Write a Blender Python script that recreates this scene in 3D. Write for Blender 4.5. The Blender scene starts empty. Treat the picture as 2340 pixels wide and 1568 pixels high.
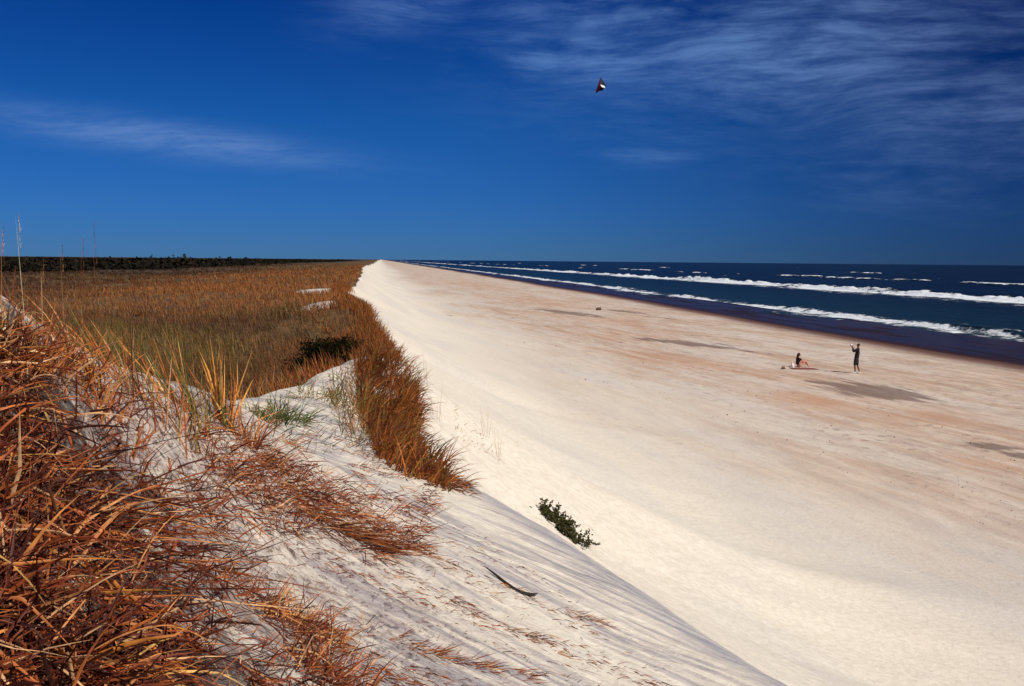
import bpy, math, random
import numpy as np
from mathutils import Vector, Matrix

random.seed(7)
rng = np.random.default_rng(11)
SC = bpy.context.scene
COL = SC.collection
R = math.radians

# ------------------------------------------------------------------ camera
EYE = np.array([0.0, 0.0, 6.2])
F = 2275.0                      # focal length in pixels of a 2340 px wide view
PITCH, YAW, ROLL = math.atan(188 / F), math.atan(300 / F), math.atan(0.0091)
fwd = Vector((math.sin(YAW) * math.cos(PITCH), math.cos(YAW) * math.cos(PITCH), -math.sin(PITCH)))
right0 = Vector((math.cos(YAW), -math.sin(YAW), 0))
up0 = right0.cross(fwd)
right = right0 * math.cos(ROLL) + up0 * math.sin(ROLL)
up = up0 * math.cos(ROLL) - right0 * math.sin(ROLL)
cam_d = bpy.data.cameras.new('camera')
cam = bpy.data.objects.new('camera', cam_d)
COL.objects.link(cam)
cam.matrix_world = Matrix(((right.x, up.x, -fwd.x, EYE[0]), (right.y, up.y, -fwd.y, EYE[1]),
                           (right.z, up.z, -fwd.z, EYE[2]), (0, 0, 0, 1)))
cam_d.sensor_width = 36
cam_d.lens = 35
cam_d.clip_start = 0.05
cam_d.clip_end = 90000
SC.camera = cam

# ------------------------------------------------------------------ light
SUN_EL, SUN_AZ = R(47), math.atan2(0.62, -0.78)      # azimuth measured from +Y towards +X
sd = Vector((math.sin(SUN_AZ) * math.cos(SUN_EL), math.cos(SUN_AZ) * math.cos(SUN_EL), math.sin(SUN_EL)))
sun_d = bpy.data.lights.new('sun', 'SUN')
sun_d.energy = 4.6
sun_d.angle = R(0.5)
sun_d.color = (1.0, 0.945, 0.86)
sun = bpy.data.objects.new('sun', sun_d)
COL.objects.link(sun)
sun.rotation_euler = sd.to_track_quat('Z', 'Y').to_euler()

SC.view_settings.view_transform = 'Standard'
SC.view_settings.look = 'None'
SC.view_settings.exposure = 0.0
SC.view_settings.gamma = 1.0


class N:
    """small node-tree helper"""
    def __init__(s, tree):
        s.t = tree
        tree.nodes.clear()

    def n(s, typ, **kw):
        nd = s.t.nodes.new(typ)
        ins = kw.pop('ins', {})
        for k, v in kw.items():
            setattr(nd, k, v)
        for k, v in ins.items():
            s.set(nd, k, v)
        return nd

    def set(s, nd, k, v):
        sock = nd.inputs[k]
        if isinstance(v, bpy.types.NodeSocket):
            s.t.links.new(v, sock)
        elif isinstance(v, bpy.types.Node):
            s.t.links.new(v.outputs[0], sock)
        else:
            if hasattr(sock.default_value, '__len__') and hasattr(v, '__len__') and len(v) == 3 and len(sock.default_value) == 4:
                v = (*v, 1)
            sock.default_value = v

    def m(s, op, a, b=None, c=None, clamp=False):
        nd = s.n('ShaderNodeMath', operation=op, use_clamp=clamp)
        s.set(nd, 0, a)
        if b is not None: s.set(nd, 1, b)
        if c is not None: s.set(nd, 2, c)
        return nd.outputs[0]

    def mix(s, f, a, b, typ='MIX'):
        nd = s.n('ShaderNodeMix', data_type='RGBA', blend_type=typ)
        s.set(nd, 'Factor', f)
        s.set(nd, 6, a)
        s.set(nd, 7, b)
        return nd.outputs[2]

    def ramp(s, f, x0, x1, y0=0.0, y1=1.0, smooth=True):
        nd = s.n('ShaderNodeMapRange', interpolation_type='SMOOTHSTEP' if smooth else 'LINEAR')
        s.set(nd, 0, f); s.set(nd, 1, x0); s.set(nd, 2, x1); s.set(nd, 3, y0); s.set(nd, 4, y1)
        return nd.outputs[0]

    def noise(s, vec, scale, detail=4, rough=0.5, dist=0.0):
        nd = s.n('ShaderNodeTexNoise')
        s.set(nd, 'Vector', vec); s.set(nd, 'Scale', scale); s.set(nd, 'Detail', detail)
        s.set(nd, 'Roughness', rough); s.set(nd, 'Distortion', dist)
        return nd.outputs[0]

    def mapping(s, vec, scale=(1, 1, 1), rot=(0, 0, 0), loc=(0, 0, 0)):
        nd = s.n('ShaderNodeMapping')
        s.set(nd, 'Vector', vec); s.set(nd, 'Scale', scale); s.set(nd, 'Rotation', rot); s.set(nd, 'Location', loc)
        return nd.outputs[0]


# ------------------------------------------------------------------ sky
world = bpy.data.worlds.new('World')
SC.world = world
world.use_nodes = True
w = N(world.node_tree)
sky = w.n('ShaderNodeTexSky', sky_type='NISHITA', sun_disc=False, sun_elevation=SUN_EL, sun_rotation=SUN_AZ,
          air_density=1.0, dust_density=0.0, ozone_density=6.0, altitude=1500)
tc = w.n('ShaderNodeTexCoord')
sep = w.n('ShaderNodeSeparateXYZ', ins={0: tc.outputs['Generated']})
az = w.m('MULTIPLY', w.m('ARCTAN2', sep.outputs[0], sep.outputs[1]), 57.2958)
el = w.m('MULTIPLY', w.m('ARCSINE', sep.outputs[2]), 57.2958)
# deep polarised blue: the clear sky goes darker with height and towards the sea
tint = w.n('ShaderNodeValToRGB')
w.set(tint, 0, w.ramp(el, 0, 22, 0, 1, False))
cr = tint.color_ramp
SKY_TINT = [(0.0, (0.10, 0.27, 0.66)), (0.12, (0.090, 0.30, 0.74)), (0.35, (0.055, 0.32, 0.74)),
            (0.62, (0.018, 0.235, 0.68)), (1.0, (0.003, 0.135, 0.58))]
cr.elements[0].position = 0; cr.elements[0].color = (*SKY_TINT[0][1], 1)
cr.elements[1].position = 1; cr.elements[1].color = (*SKY_TINT[-1][1], 1)
for p, c in SKY_TINT[1:-1]:
    e = cr.elements.new(p); e.color = (*c, 1)
skycol = w.mix(1.0, sky.outputs[0], tint.outputs[0], 'MULTIPLY')
pol = w.ramp(az, 2, 40, 1.0, 0.36)
skycol = w.mix(1.0, skycol, w.n('ShaderNodeCombineXYZ', ins={0: pol, 1: pol, 2: w.m('POWER', pol, 0.8)}), 'MULTIPLY')
# thin cirrus, laid out by bearing and height above the horizon
cv = w.n('ShaderNodeCombineXYZ', ins={0: az, 1: el, 2: 0.0}).outputs[0]
warp = w.noise(w.mapping(cv, (0.05, 0.10, 1)), 1.0, 2)
cvw = w.n('ShaderNodeCombineXYZ', ins={0: az, 1: w.m('ADD', el, w.m('MULTIPLY', w.m('SUBTRACT', warp, 0.5), 4.0)), 2: 0.0}).outputs[0]
n1 = w.noise(w.mapping(cvw, (0.11, 0.34, 1), rot=(0, 0, R(7)), loc=(3.1, 1.7, 0)), 1.0, 6, 0.6)
n2 = w.noise(w.mapping(cvw, (0.22, 1.7, 1), rot=(0, 0, R(5)), loc=(8, 4, 2)), 1.0, 8, 0.67)


def blob(a0, e0, sa, se, tilt=0.0):
    ee = w.m('SUBTRACT', el, w.m('ADD', e0, w.m('MULTIPLY', w.m('SUBTRACT', az, a0), tilt)))
    q = w.m('ADD', w.m('POWER', w.m('DIVIDE', w.m('SUBTRACT', az, a0), sa), 2.0), w.m('POWER', w.m('DIVIDE', ee, se), 2.0))
    return w.m('EXPONENT', w.m('MULTIPLY', q, -1.0))


fld = w.m('MULTIPLY', w.ramp(n1, 0.30, 0.58), w.ramp(n2, 0.30, 0.72, 0.22, 1.0))
area = None
for b, g in [(blob(24, 11.5, 13, 3.8), 1.0), (blob(14, 14.2, 7, 2.0, -0.05), 1.0), (blob(12, 11.3, 6, 1.6, -0.05), 0.8), (blob(34, 10.5, 6, 3.0), 0.9), (blob(33, 8.5, 9, 3.5), 0.9),
             (blob(20, 8.6, 7, 1.6), 0.5), (blob(2, 14.2, 4, 1.5, 0.2), 0.6), (blob(30, 5, 8, 2), 0.5), (blob(15, 5.9, 3, .5), 0.5),
             (blob(60, 20, 30, 10), 0.7), (blob(-60, 25, 30, 8), 0.6)]:
    v = w.m('MULTIPLY', b, g)
    area = v if area is None else w.m('MAXIMUM', area, v)
cl = w.m('MULTIPLY', fld, area)
lens = w.m('MULTIPLY', blob(-11.5, 6.35, 8.5, 0.85, -0.085), w.ramp(n2, 0.34, 0.66, 0.4, 1.15))
cl = w.m('ADD', w.m('MULTIPLY', cl, 0.74), w.m('MULTIPLY', lens, 0.42), clamp=True)
cloudcol = w.mix(w.ramp(az, 8, 40), (2.3, 4.6, 9.6), (1.5, 2.5, 5.6))
cloudcol = w.mix(w.ramp(az, -8, 4), (3.0, 5.0, 9.4), cloudcol)
fin = w.mix(cl, skycol, cloudcol)
bg = w.n('ShaderNodeBackground', ins={0: fin, 1: 0.07})
w.n('ShaderNodeOutputWorld', ins={0: bg})


# ------------------------------------------------------------------ maths helpers
def rays(u, v):
    u = np.atleast_1d(np.asarray(u, float)); v = np.atleast_1d(np.asarray(v, float))
    a = (u - 1170) / F; b = (784 - v) / F
    f_, r_, u_ = np.array(fwd), np.array(right), np.array(up)
    return f_[None] + a[:, None] * r_[None] + b[:, None] * u_[None]


def at_depth(u, v, d):
    return EYE + rays(u, v) * np.atleast_1d(d)[:, None]


def at_plane(u, v, z):
    r = rays(u, v)
    return EYE + r * ((np.atleast_1d(z) - EYE[2]) / r[:, 2])[:, None]


def _hash(ix, iy, seed):
    h = (ix.astype(np.int64) * 374761393 + iy.astype(np.int64) * 668265263 + seed * 1442695041) & 0xffffffff
    h = ((h ^ (h >> 13)) * 1274126177) & 0xffffffff
    return ((h ^ (h >> 16)) & 0xffffff) / float(0xffffff)


def vnoise(x, y, seed=0):
    ix, iy = np.floor(x), np.floor(y)
    fx, fy = x - ix, y - iy
    fx = fx * fx * fx * (fx * (fx * 6 - 15) + 10); fy = fy * fy * fy * (fy * (fy * 6 - 15) + 10)
    a = _hash(ix, iy, seed); b = _hash(ix + 1, iy, seed); c = _hash(ix, iy + 1, seed); d = _hash(ix + 1, iy + 1, seed)
    return (a * (1 - fx) + b * fx) * (1 - fy) + (c * (1 - fx) + d * fx) * fy


def fbm(x, y, seed=0, oct=4, gain=0.5):
    s = np.zeros_like(x, dtype=float); amp, tot = 1.0, 0.0
    for k in range(oct):
        s += amp * (vnoise(x, y, seed + k * 17) - 0.5) * 2
        tot += amp; amp *= gain
        x = x * 2.03 + 3.7; y = y * 2.01 - 1.3
    return s / tot


def sstep(a, b, x):
    t = np.clip((x - a) / (b - a), 0, 1)
    return t * t * (3 - 2 * t)


# ------------------------------------------------------------------ terrain shape
SEA = -0.5
BR = [(1955, 1568, 2.2), (1590, 1370, 2.2), (1300, 1190, 2.15), (1130, 1100, 2.1), (965, 1020, 2.05), (945, 950, 2.0), (925, 860, 1.95),
      (890, 790, 1.9), (855, 730, 1.9), (822, 690, 1.9), (776, 664, 1.9), (815, 642, 1.85), (824, 620, 1.85), (826, 609, 1.9)]
bp = np.array([at_plane(u, v, 6.2 - h)[0] for u, v, h in BR])
BY = np.concatenate([[-40, -6, 0], bp[:, 1], [600, 3000, 60000]])
BX = np.concatenate([[3.2, 2.9, 2.6], bp[:, 0], [-6, -9, -9]])
BZ = np.concatenate([[3.9, 3.9, 3.95], bp[:, 2], [4.1, 4.0, 4.0]])
o_ = np.argsort(BY); BY, BX, BZ = BY[o_], BX[o_], BZ[o_]

D_CTRL = [(0, 725, 3.0), (120, 790, 3.6), (200, 850, 4.0), (330, 878, 4.8), (430, 900, 5.6), (560, 935, 6.6),
          (0, 1568, 1.6), (0, 1400, 1.8), (0, 1200, 2.15), (0, 950, 2.6), (250, 1000, 3.6), (250, 1200, 2.9), (400, 1568, 2.2), (250, 1400, 2.25),
          (450, 1000, 4.9), (500, 1200, 4.0), (500, 1400, 3.0), (820, 1568, 3.0), (700, 1300, 4.4), (1000, 1300, 5.2),
          (1300, 1568, 4.1), (900, 1400, 4.3), (1200, 1300, 6.0), (1400, 1450, 5.3), (750, 1100, 6.4), (1000, 1150, 7.5),
          (620, 1020, 7.8), (700, 960, 10.5), (560, 912, 11.5), (600, 905, 12.2), (640, 890, 12.8), (700, 880, 13.4), (750, 848, 14.2), (800, 822, 15.0), (775, 836, 14.6), (670, 885, 13.1), (815, 818, 15.2), (830, 870, 14.2), (790, 880, 13.6), (740, 910, 12.6),
          (850, 1000, 10.3), (880, 900, 13.2), (900, 830, 16.0), (1100, 1200, 7.2)]
H_CTRL = [(560, 880, 2.7), (500, 875, 2.6), (350, 850, 2.6), (150, 780, 2.5), (300, 790, 2.7), (100, 730, 2.6), (680, 840, 2.8), (740, 800, 3.0), (700, 812, 3.0), (775, 780, 2.8), (620, 850, 2.9),
          (640, 790, 2.8), (780, 745, 2.3), (500, 740, 2.5), (200, 690, 2.6), (650, 700, 2.3), (740, 690, 2.05), (735, 662, 1.95),
          (600, 640, 2.1), (400, 650, 2.5), (100, 650, 2.7), (400, 622, 2.6), (0, 640, 2.7), (700, 622, 1.95), (780, 612, 1.85), (300, 608, 2.6),
          (600, 608, 2.3)]
B_CTRL = [(560, 15.5, 3.0), (640, 16.2, 3.05), (700, 16.8, 3.05), (760, 17.6, 2.95), (790, 18.6, 2.75), (600, 20, 3.1), (700, 21, 3.1), (760, 22, 2.95), (480, 14, 2.9)]
P = [at_depth(u, 598 + F * h / d, d)[0] for u, d, h in B_CTRL] + [at_depth(u, v, d)[0] for u, v, d in D_CTRL] + [at_plane(u, v, 6.2 - h)[0] for u, v, h in H_CTRL] + list(bp)
P += [np.array(q) for q in [(0, .4, 5.1), (-1.5, .4, 5.35), (1.6, .4, 4.5), (2.6, .4, 3.95), (-5, .5, 5.2), (-3.5, 3.5, 5.9), (-5, 6, 5.0), (-9, 9, 3.8),
                            (2.6, 2.5, 3.98), (-3.2, 5.6, 5.2), (-4.5, 12, 3.8), (-300, 500, 3.4), (-60, 900, 3.5), (-9, 600, 4.0), (-900, 2500, 3.4), (-30, 2500, 3.8),
                            (-40, 60, 3.5), (-90, 60, 3.4), (-30, 25, 3.6)]]
P = np.array(P)


def st(x, y):
    yy = np.maximum(y, 0.4)
    return np.clip(x / (yy + 1.5), -6, 3), np.log(yy + 1.5)


def _phi(r2):
    return 0.5 * r2 * np.log(r2 + 1e-9)


cs, ct = st(P[:, 0], P[:, 1])
nC = len(P)
A_ = np.zeros((nC + 3, nC + 3))
A_[:nC, :nC] = _phi((cs[:, None] - cs) ** 2 + (ct[:, None] - ct) ** 2) + np.eye(nC) * 3e-4
A_[:nC, nC:] = np.stack([np.ones(nC), cs, ct], 1); A_[nC:, :nC] = A_[:nC, nC:].T
Wt = np.linalg.solve(A_, np.concatenate([P[:, 2], np.zeros(3)]))


def tps(x, y):
    s, t = st(x, y)
    out = Wt[nC] + Wt[nC + 1] * s + Wt[nC + 2] * t
    for k in range(nC):
        out = out + Wt[k] * _phi((s - cs[k]) ** 2 + (t - ct[k]) ** 2)
    return out


def brink(y):
    wob = 0.5 * fbm(y / 9.0, y * 0 + 3.3, 5, 3) * sstep(30, 90, y) + 2.2 * fbm(y / 60.0, y * 0 + 1.3, 6, 3) * sstep(200, 500, y)
    return np.interp(y, BY, BX) + wob


def shore(y):
    return 39.3 + np.interp(y, [0, 60, 110, 250, 500, 3000], [0, 0, 1.5, 3, 4, 5]) + 0.5 * np.sin(y / 23.0) + 0.8 * fbm(y / 17.0, y * 0, 41, 3)


def beach_z(x, y):
    xs = shore(y)
    z = 0.12 - 0.012 * np.clip(x - 8, 0, 30)
    d = x - (xs - 4)
    z = z - 0.24 * sstep(0, 18, d) - 0.07 * np.clip(d - 19.5, 0, 60)
    z += 0.05 * fbm(x / 5.0, y / 14.0, 21, 3) * sstep(7, 12, x) * (1 - sstep(-8, 0, x - xs))
    return z


def ground(x, y, fine=True):
    x = np.asarray(x, float); y = np.asarray(y, float)
    b = brink(y)
    top = np.clip(tps(np.minimum(x, b), y), 2.6, 6.05)
    dist = np.hypot(x, y)
    # hummocks on the dune field
    top = top + 0.22 * fbm(x / 6.0, y / 8.0, 31, 3) * sstep(18, 45, dist) * sstep(0, 5, b - x) \
              + 0.5 * fbm(x / 25.0, y / 30.0, 37, 3) * sstep(60, 160, dist) * sstep(3, 15, b - x)
    if fine:
        near = 1 - sstep(14, 30, dist)
        c_, s_ = 0.80, -0.60
        xa = x * c_ + y * s_; ya = -x * s_ + y * c_
        top = top + near * (0.035 * fbm(xa / 1.3, ya / 0.35, 51, 4) + 0.012 * fbm(xa / 0.35, ya / 0.09, 57, 3))
    d = x - b
    bz = beach_z(x, y)
    k = 0.22
    soft = k * np.logaddexp(0, d / k)          # rounded edge
    face = top - 0.62 * soft - 0.60 * (1 - np.exp(-soft / 0.75))
    if fine:
        face = face + 0.05 * fbm(x / 2.5, y / 1.1, 61, 3) * sstep(0, 1.5, d)
    q = 2.0                                                     # soft maximum with the beach
    m = np.maximum(face, bz)
    return m + q * 0.5 * np.exp(-np.abs(face - bz) / q) * np.where(x > b, sstep(0, 2, d), 0)


def hit(u, v):
    r = rays(u, v)
    n = len(r)
    t = np.geomspace(0.6, 4000, 240)
    lo = np.full(n, t[-2]); hi = np.full(n, t[-1]); open_ = np.ones(n, bool)
    for k in range(1, len(t)):
        i = np.nonzero(open_)[0]
        if not len(i): break
        p = EYE + r[i] * t[k]
        bel = p[:, 2] < ground(p[:, 0], p[:, 1])
        lo[i[bel]] = t[k - 1]; hi[i[bel]] = t[k]; open_[i[bel]] = False
    for _ in range(9):
        m = (lo + hi) / 2
        p = EYE + r * m[:, None]
        bel = p[:, 2] < ground(p[:, 0], p[:, 1])
        hi = np.where(bel, m, hi); lo = np.where(bel, lo, m)
    q = EYE + r * hi[:, None]
    q[:, 2] = ground(q[:, 0], q[:, 1])
    return q


def hit1(u, v):
    return Vector(hit([u], [v])[0])


# ------------------------------------------------------------------ mesh helpers
def tag(o, label=None, cat=None, group=None, kind=None):
    if label: o['label'] = label
    if cat: o['category'] = cat
    if group: o['group'] = group
    if kind: o['kind'] = kind
    return o


def mesh_np(name, V, Q, mat, parent=None, smooth=True, attrs=None, loc=None):
    """V (n,3), Q (m,3 or 4)"""
    V = np.ascontiguousarray(V, dtype=np.float32); Q = np.ascontiguousarray(Q, dtype=np.int32)
    if loc is not None: V = V - np.array(loc, dtype=np.float32)
    me = bpy.data.meshes.new(name)
    k = Q.shape[1]
    me.vertices.add(len(V)); me.vertices.foreach_set('co', V.ravel())
    me.loops.add(Q.size); me.loops.foreach_set('vertex_index', Q.ravel())
    me.polygons.add(len(Q)); me.polygons.foreach_set('loop_start', np.arange(0, Q.size, k, dtype=np.int32))
    me.update(calc_edges=True)
    if smooth: me.polygons.foreach_set('use_smooth', np.ones(len(Q), dtype=bool))
    for an, av in (attrs or {}).items():
        av = np.asarray(av, dtype=np.float32)
        if av.ndim == 1:
            a = me.attributes.new(an, 'FLOAT', 'POINT'); a.data.foreach_set('value', av)
        else:
            if av.shape[1] == 3: av = np.concatenate([av, np.ones((len(av), 1), np.float32)], 1)
            a = me.attributes.new(an, 'FLOAT_COLOR', 'POINT'); a.data.foreach_set('color', np.ascontiguousarray(av).ravel())
    me.materials.append(mat)
    o = bpy.data.objects.new(name, me)
    COL.objects.link(o)
    if parent is not None: o.parent = parent
    if loc is not None: o.location = loc
    return o


def grid_faces(n, m, wrap=False):
    i = np.arange(n - 1)[:, None]; j = np.arange(m if wrap else m - 1)[None]
    j2 = (j + 1) % m
    return np.stack([i * m + j, (i + 1) * m + j, (i + 1) * m + j2, i * m + j2], -1).reshape(-1, 4)


def new_mat(name):
    m = bpy.data.materials.new(name); m.use_nodes = True
    return m, N(m.node_tree)


def simple(name, col, rough=0.7, var=0.25, scale=20.0, spec=0.3, bump=0.0):
    m, t = new_mat(name)
    co = t.n('ShaderNodeTexCoord').outputs['Object']
    nz = t.noise(co, scale, 4)
    c = t.mix(nz, tuple(x * (1 - var) for x in col), tuple(min(1, x * (1 + var)) for x in col))
    b = t.n('ShaderNodeBsdfPrincipled', ins={'Base Color': c, 'Roughness': rough, 'Specular IOR Level': spec})
    if bump:
        t.set(b, 'Normal', t.n('ShaderNodeBump', ins={'Height': nz, 'Strength': bump, 'Distance': 0.02}).outputs[0])
    t.n('ShaderNodeOutputMaterial', ins={0: b})
    return m


# grass / straw: colour per blade comes from the blade's own tint, with streaks along it
def blade_mat(name, trans=0.3, streak=(0.10, 0.03, 0.012)):
    m, t = new_mat(name)
    a = t.n('ShaderNodeAttribute', attribute_name='tint')
    co = t.n('ShaderNodeNewGeometry').outputs['Position']
    nz = t.noise(co, 45, 2)
    c = t.mix(t.ramp(nz, 0.3, 0.7, 0.0, 0.6), a.outputs['Color'], streak, 'MIX')
    c = t.mix(0.75, a.outputs['Color'], c)
    d = t.n('ShaderNodeBsdfPrincipled', ins={'Base Color': c, 'Roughness': 0.55, 'Specular IOR Level': 0.25})
    tr = t.n('ShaderNodeBsdfTranslucent', ins={0: c})
    mx = t.n('ShaderNodeMixShader', ins={0: trans, 1: d, 2: tr})
    t.n('ShaderNodeOutputMaterial', ins={0: mx})
    return m


M_BLADE = blade_mat('dry_grass_blade')
PAL = {
    'straw': [(0.56, 0.17, 0.045), (0.44, 0.10, 0.025), (0.64, 0.27, 0.095), (0.24, 0.045, 0.016), (0.72, 0.42, 0.21), (0.07, 0.016, 0.010), (0.14, 0.03, 0.014)],
    'dark': [(0.16, 0.035, 0.014), (0.09, 0.02, 0.01), (0.28, 0.06, 0.018), (0.38, 0.11, 0.03)],
    'deep': [(0.05, 0.012, 0.008), (0.03, 0.008, 0.006), (0.08, 0.018, 0.010)],  # near-black blades for the lower layer, painting shadow between the straw
    'goldfield': [(0.44, 0.165, 0.04), (0.36, 0.13, 0.032), (0.30, 0.09, 0.024), (0.48, 0.22, 0.06)],
    'edge': [(0.50, 0.17, 0.035), (0.42, 0.12, 0.025), (0.12, 0.03, 0.012)],
    'rust': [(0.42, 0.125, 0.022), (0.52, 0.18, 0.035), (0.30, 0.07, 0.016), (0.15, 0.035, 0.012), (0.32, 0.17, 0.035)],
    'gold': [(0.72, 0.32, 0.06), (0.62, 0.22, 0.04), (0.50, 0.14, 0.03), (0.75, 0.42, 0.12)],
    'field': [(0.17, 0.082, 0.032), (0.22, 0.10, 0.030), (0.13, 0.075, 0.028), (0.10, 0.045, 0.028), (0.30, 0.16, 0.055)],
    'olive': [(0.23, 0.17, 0.04), (0.17, 0.15, 0.035), (0.28, 0.17, 0.04), (0.13, 0.11, 0.03)],
    'green': [(0.08, 0.15, 0.035), (0.13, 0.18, 0.05), (0.05, 0.10, 0.025), (0.22, 0.22, 0.07)],
    'pale': [(0.80, 0.62, 0.34), (0.70, 0.46, 0.22), (0.85, 0.72, 0.46)],
    'shrub': [(0.026, 0.022, 0.016), (0.036, 0.028, 0.018), (0.045, 0.035, 0.02), (0.018, 0.020, 0.018)],
}


def tints(n, *names, w=None):
    cols = np.array(sum([PAL[k] for k in names], []))
    c = cols[rng.integers(0, len(cols), n)]
    return np.clip(c * rng.uniform(0.7, 1.3, (n, 1)), 0, 0.95)


def blades(base, dirn, length, width, droop, tint, segs=4, kink=0.0, vee=0.0, flip=None):
    """ribbons (vee=0) or folded blades; base,dirn (n,3); length,width,droop (n,). returns V,Q,tint per vertex"""
    n = len(base)
    d = dirn / np.linalg.norm(dirn, axis=1, keepdims=True)
    t = np.linspace(0, 1, segs + 1)
    pts = np.zeros((n, segs + 1, 3)); pts[:, 0] = base
    cur = d.copy()
    step = (length / segs)[:, None]
    kd = rng.normal(0, 1, (n, 3)) * kink
    ks = rng.integers(1, max(2, segs), n)
    for s in range(segs):
        pts[:, s + 1] = pts[:, s] + cur * step
        cur = cur + np.array([0, 0, -1.0]) * (droop / segs)[:, None]
        if kink: cur = cur + kd * (ks == s + 1)[:, None]
        cur /= np.linalg.norm(cur, axis=1, keepdims=True)
    side = np.cross(d, rng.normal(0, 1, (n, 3)) * 0.6 + np.array([0, -1, 0.2]))
    side /= np.linalg.norm(side, axis=1, keepdims=True) + 1e-9
    prof = (np.minimum(1, 0.75 + t) * (1 - t ** 2.2) + 0.06)[None, :, None]
    sd_ = side[:, None] * width[:, None, None] * 0.5 * prof
    L, Rr = pts - sd_, pts + sd_
    if vee > 0:
        nrm = np.cross(side, d); nrm /= np.linalg.norm(nrm, axis=1, keepdims=True) + 1e-9
        Mid = pts + nrm[:, None] * width[:, None, None] * vee * prof
        V = np.stack([L, Mid, Rr], 2); c = 3
    else:
        V = np.stack([L, Rr], 2); c = 2
    ring = (segs + 1) * c
    off = (np.arange(n) * ring)[:, None]
    q = []
    for s in range(segs):
        for k in range(c - 1):
            a = s * c + k
            q.append([a, a + 1, a + c + 1, a + c])
    q = np.array(q)
    Q = (off[:, None] + q[None]).reshape(-1, 4)
    tt = np.repeat(tint[:, None], ring, 1).reshape(-1, 3)
    return V.reshape(-1, 3), Q, tt


class Heap:
    def __init__(s): s.V, s.Q, s.T, s.o = [], [], [], 0

    def add(s, r):
        s.V.append(r[0]); s.Q.append(r[1] + s.o); s.T.append(r[2]); s.o += len(r[0]); return s

    def build(s, name, mat, parent=None, loc=None):
        return mesh_np(name, np.concatenate(s.V), np.concatenate(s.Q), mat, parent, True, {'tint': np.concatenate(s.T)}, loc)


def U(a, b, n): return rng.uniform(a, b, n)


# ------------------------------------------------------------------ ground sheet
FA = math.degrees(YAW)
a_in = np.linspace(FA - 36, FA + 36, 820)
a_out = np.linspace(FA + 36, FA + 324, 120)[1:-1]
azs = np.radians(np.concatenate([a_in, a_out]))
rs = np.concatenate([[0.02], np.geomspace(0.25, 6, 230)[:-1], np.geomspace(6, 400, 560)[:-1], np.geomspace(400, 60000, 90)])
RR, AA = np.meshgrid(rs, azs, indexing='ij')
GX, GY = RR * np.sin(AA), RR * np.cos(AA)
GZ = ground(GX.ravel(), GY.ravel()).reshape(GX.shape)
GZ = np.where(GX > 75, np.minimum(GZ, -3.2), GZ)

gx, gy = GX.ravel(), GY.ravel()


def ell(poly_px, soft=0.25):
    """smooth mask of a world-space ellipse given by its picture centre, half width and half height"""
    out = np.zeros_like(gx)
    for u, v, du, dv, k in poly_px:
        c = at_plane(u, v, 0.0)[0]; e1 = at_plane(u + du, v + du * 0.10, 0.0)[0] - c; e2 = at_plane(u, v + dv, 0.0)[0] - c
        B = np.array([[e1[0], e2[0]], [e1[1], e2[1]]]); Bi = np.linalg.inv(B)
        dx, dy = gx - c[0], gy - c[1]
        a, b = Bi[0, 0] * dx + Bi[0, 1] * dy, Bi[1, 0] * dx + Bi[1, 1] * dy
        out = np.maximum(out, k * np.exp(-(a * a + b * b) * 1.1))
    return out


dark = ell([(2000, 890, 165, 19, 1.1), (1880, 873, 80, 6, .8), (2270, 1018, 90, 9, .85), (2350, 1040, 70, 12, .9), (1550, 781, 130, 6, 1.0), (1640, 790, 90, 4, .9), (1600, 766, 60, 3, .7), (1700, 800, 60, 3.5, .6), (1830, 820, 50, 3, .5),
            (1650, 785, 60, 4, .7), (1290, 713, 110, 5, 1.0), (1420, 708, 80, 3.5, .85), (1500, 722, 90, 2.5, .5), (1230, 748, 50, 5, .35), (1330, 800, 90, 8, .3),
            (1700, 740, 110, 3, .45), (1950, 800, 60, 3, .3), (1480, 745, 60, 2.5, .4)])
orange = ell([(1550, 830, 260, 24, .7), (1350, 730, 200, 14, .6), (1850, 915, 190, 26, 1.0), (1680, 880, 120, 16, .7), (2150, 945, 140, 18, .6), (1400, 770, 170, 20, .5), (1250, 690, 150, 12, .6), (2250, 1060, 110, 22, .6),
              (1080, 650, 90, 8, .6), (2050, 960, 150, 20, .5)])
xs_ = shore(gy)
b_ = brink(gy)
toe = sstep(6.5, 19.0, gx - b_ + 4.5 * fbm(gx / 7, gy / 24, 71, 4))
duff_shade = sstep(1.5, -.6, gx + 0.30 * (gy - 3) + 0.5 * fbm(gx / .6, gy / .6, 73, 3)) * sstep(9, 6.5, gy)  # chaff-stained mound sand, with shade under the straw painted in
wet = sstep(0.2, 2.0, gx - xs_)
rim = np.exp(-((gx - xs_ - 0.6) / 1.9) ** 2)
dist_ = np.hypot(gx, gy)
# where plants cover the dune
def vstart(x): return np.clip(16.0 + 3.1 * (x + 0.46), 9.5, 17.0)


veg = sstep(-0.1, 1.6, b_ - gx + 0.7 * fbm(gx / 3, gy / 5, 81, 3)) * sstep(-.3, 1.2, gy - vstart(gx))
veg = np.maximum(veg, sstep(-0.35, 0.1, b_ - gx) * sstep(16, 19, gy))
for (u, v, h, rx, ry) in [(745, 662, 1.9, 2.2, 5.0), (735, 690, 1.9, 1.3, 5.0)]:
    c = at_plane(u, v, 6.2 - h)[0]
    veg *= 1 - 0.95 * np.exp(-((gx - c[0]) / rx) ** 2 - ((gy - c[1]) / ry) ** 2)


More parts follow.
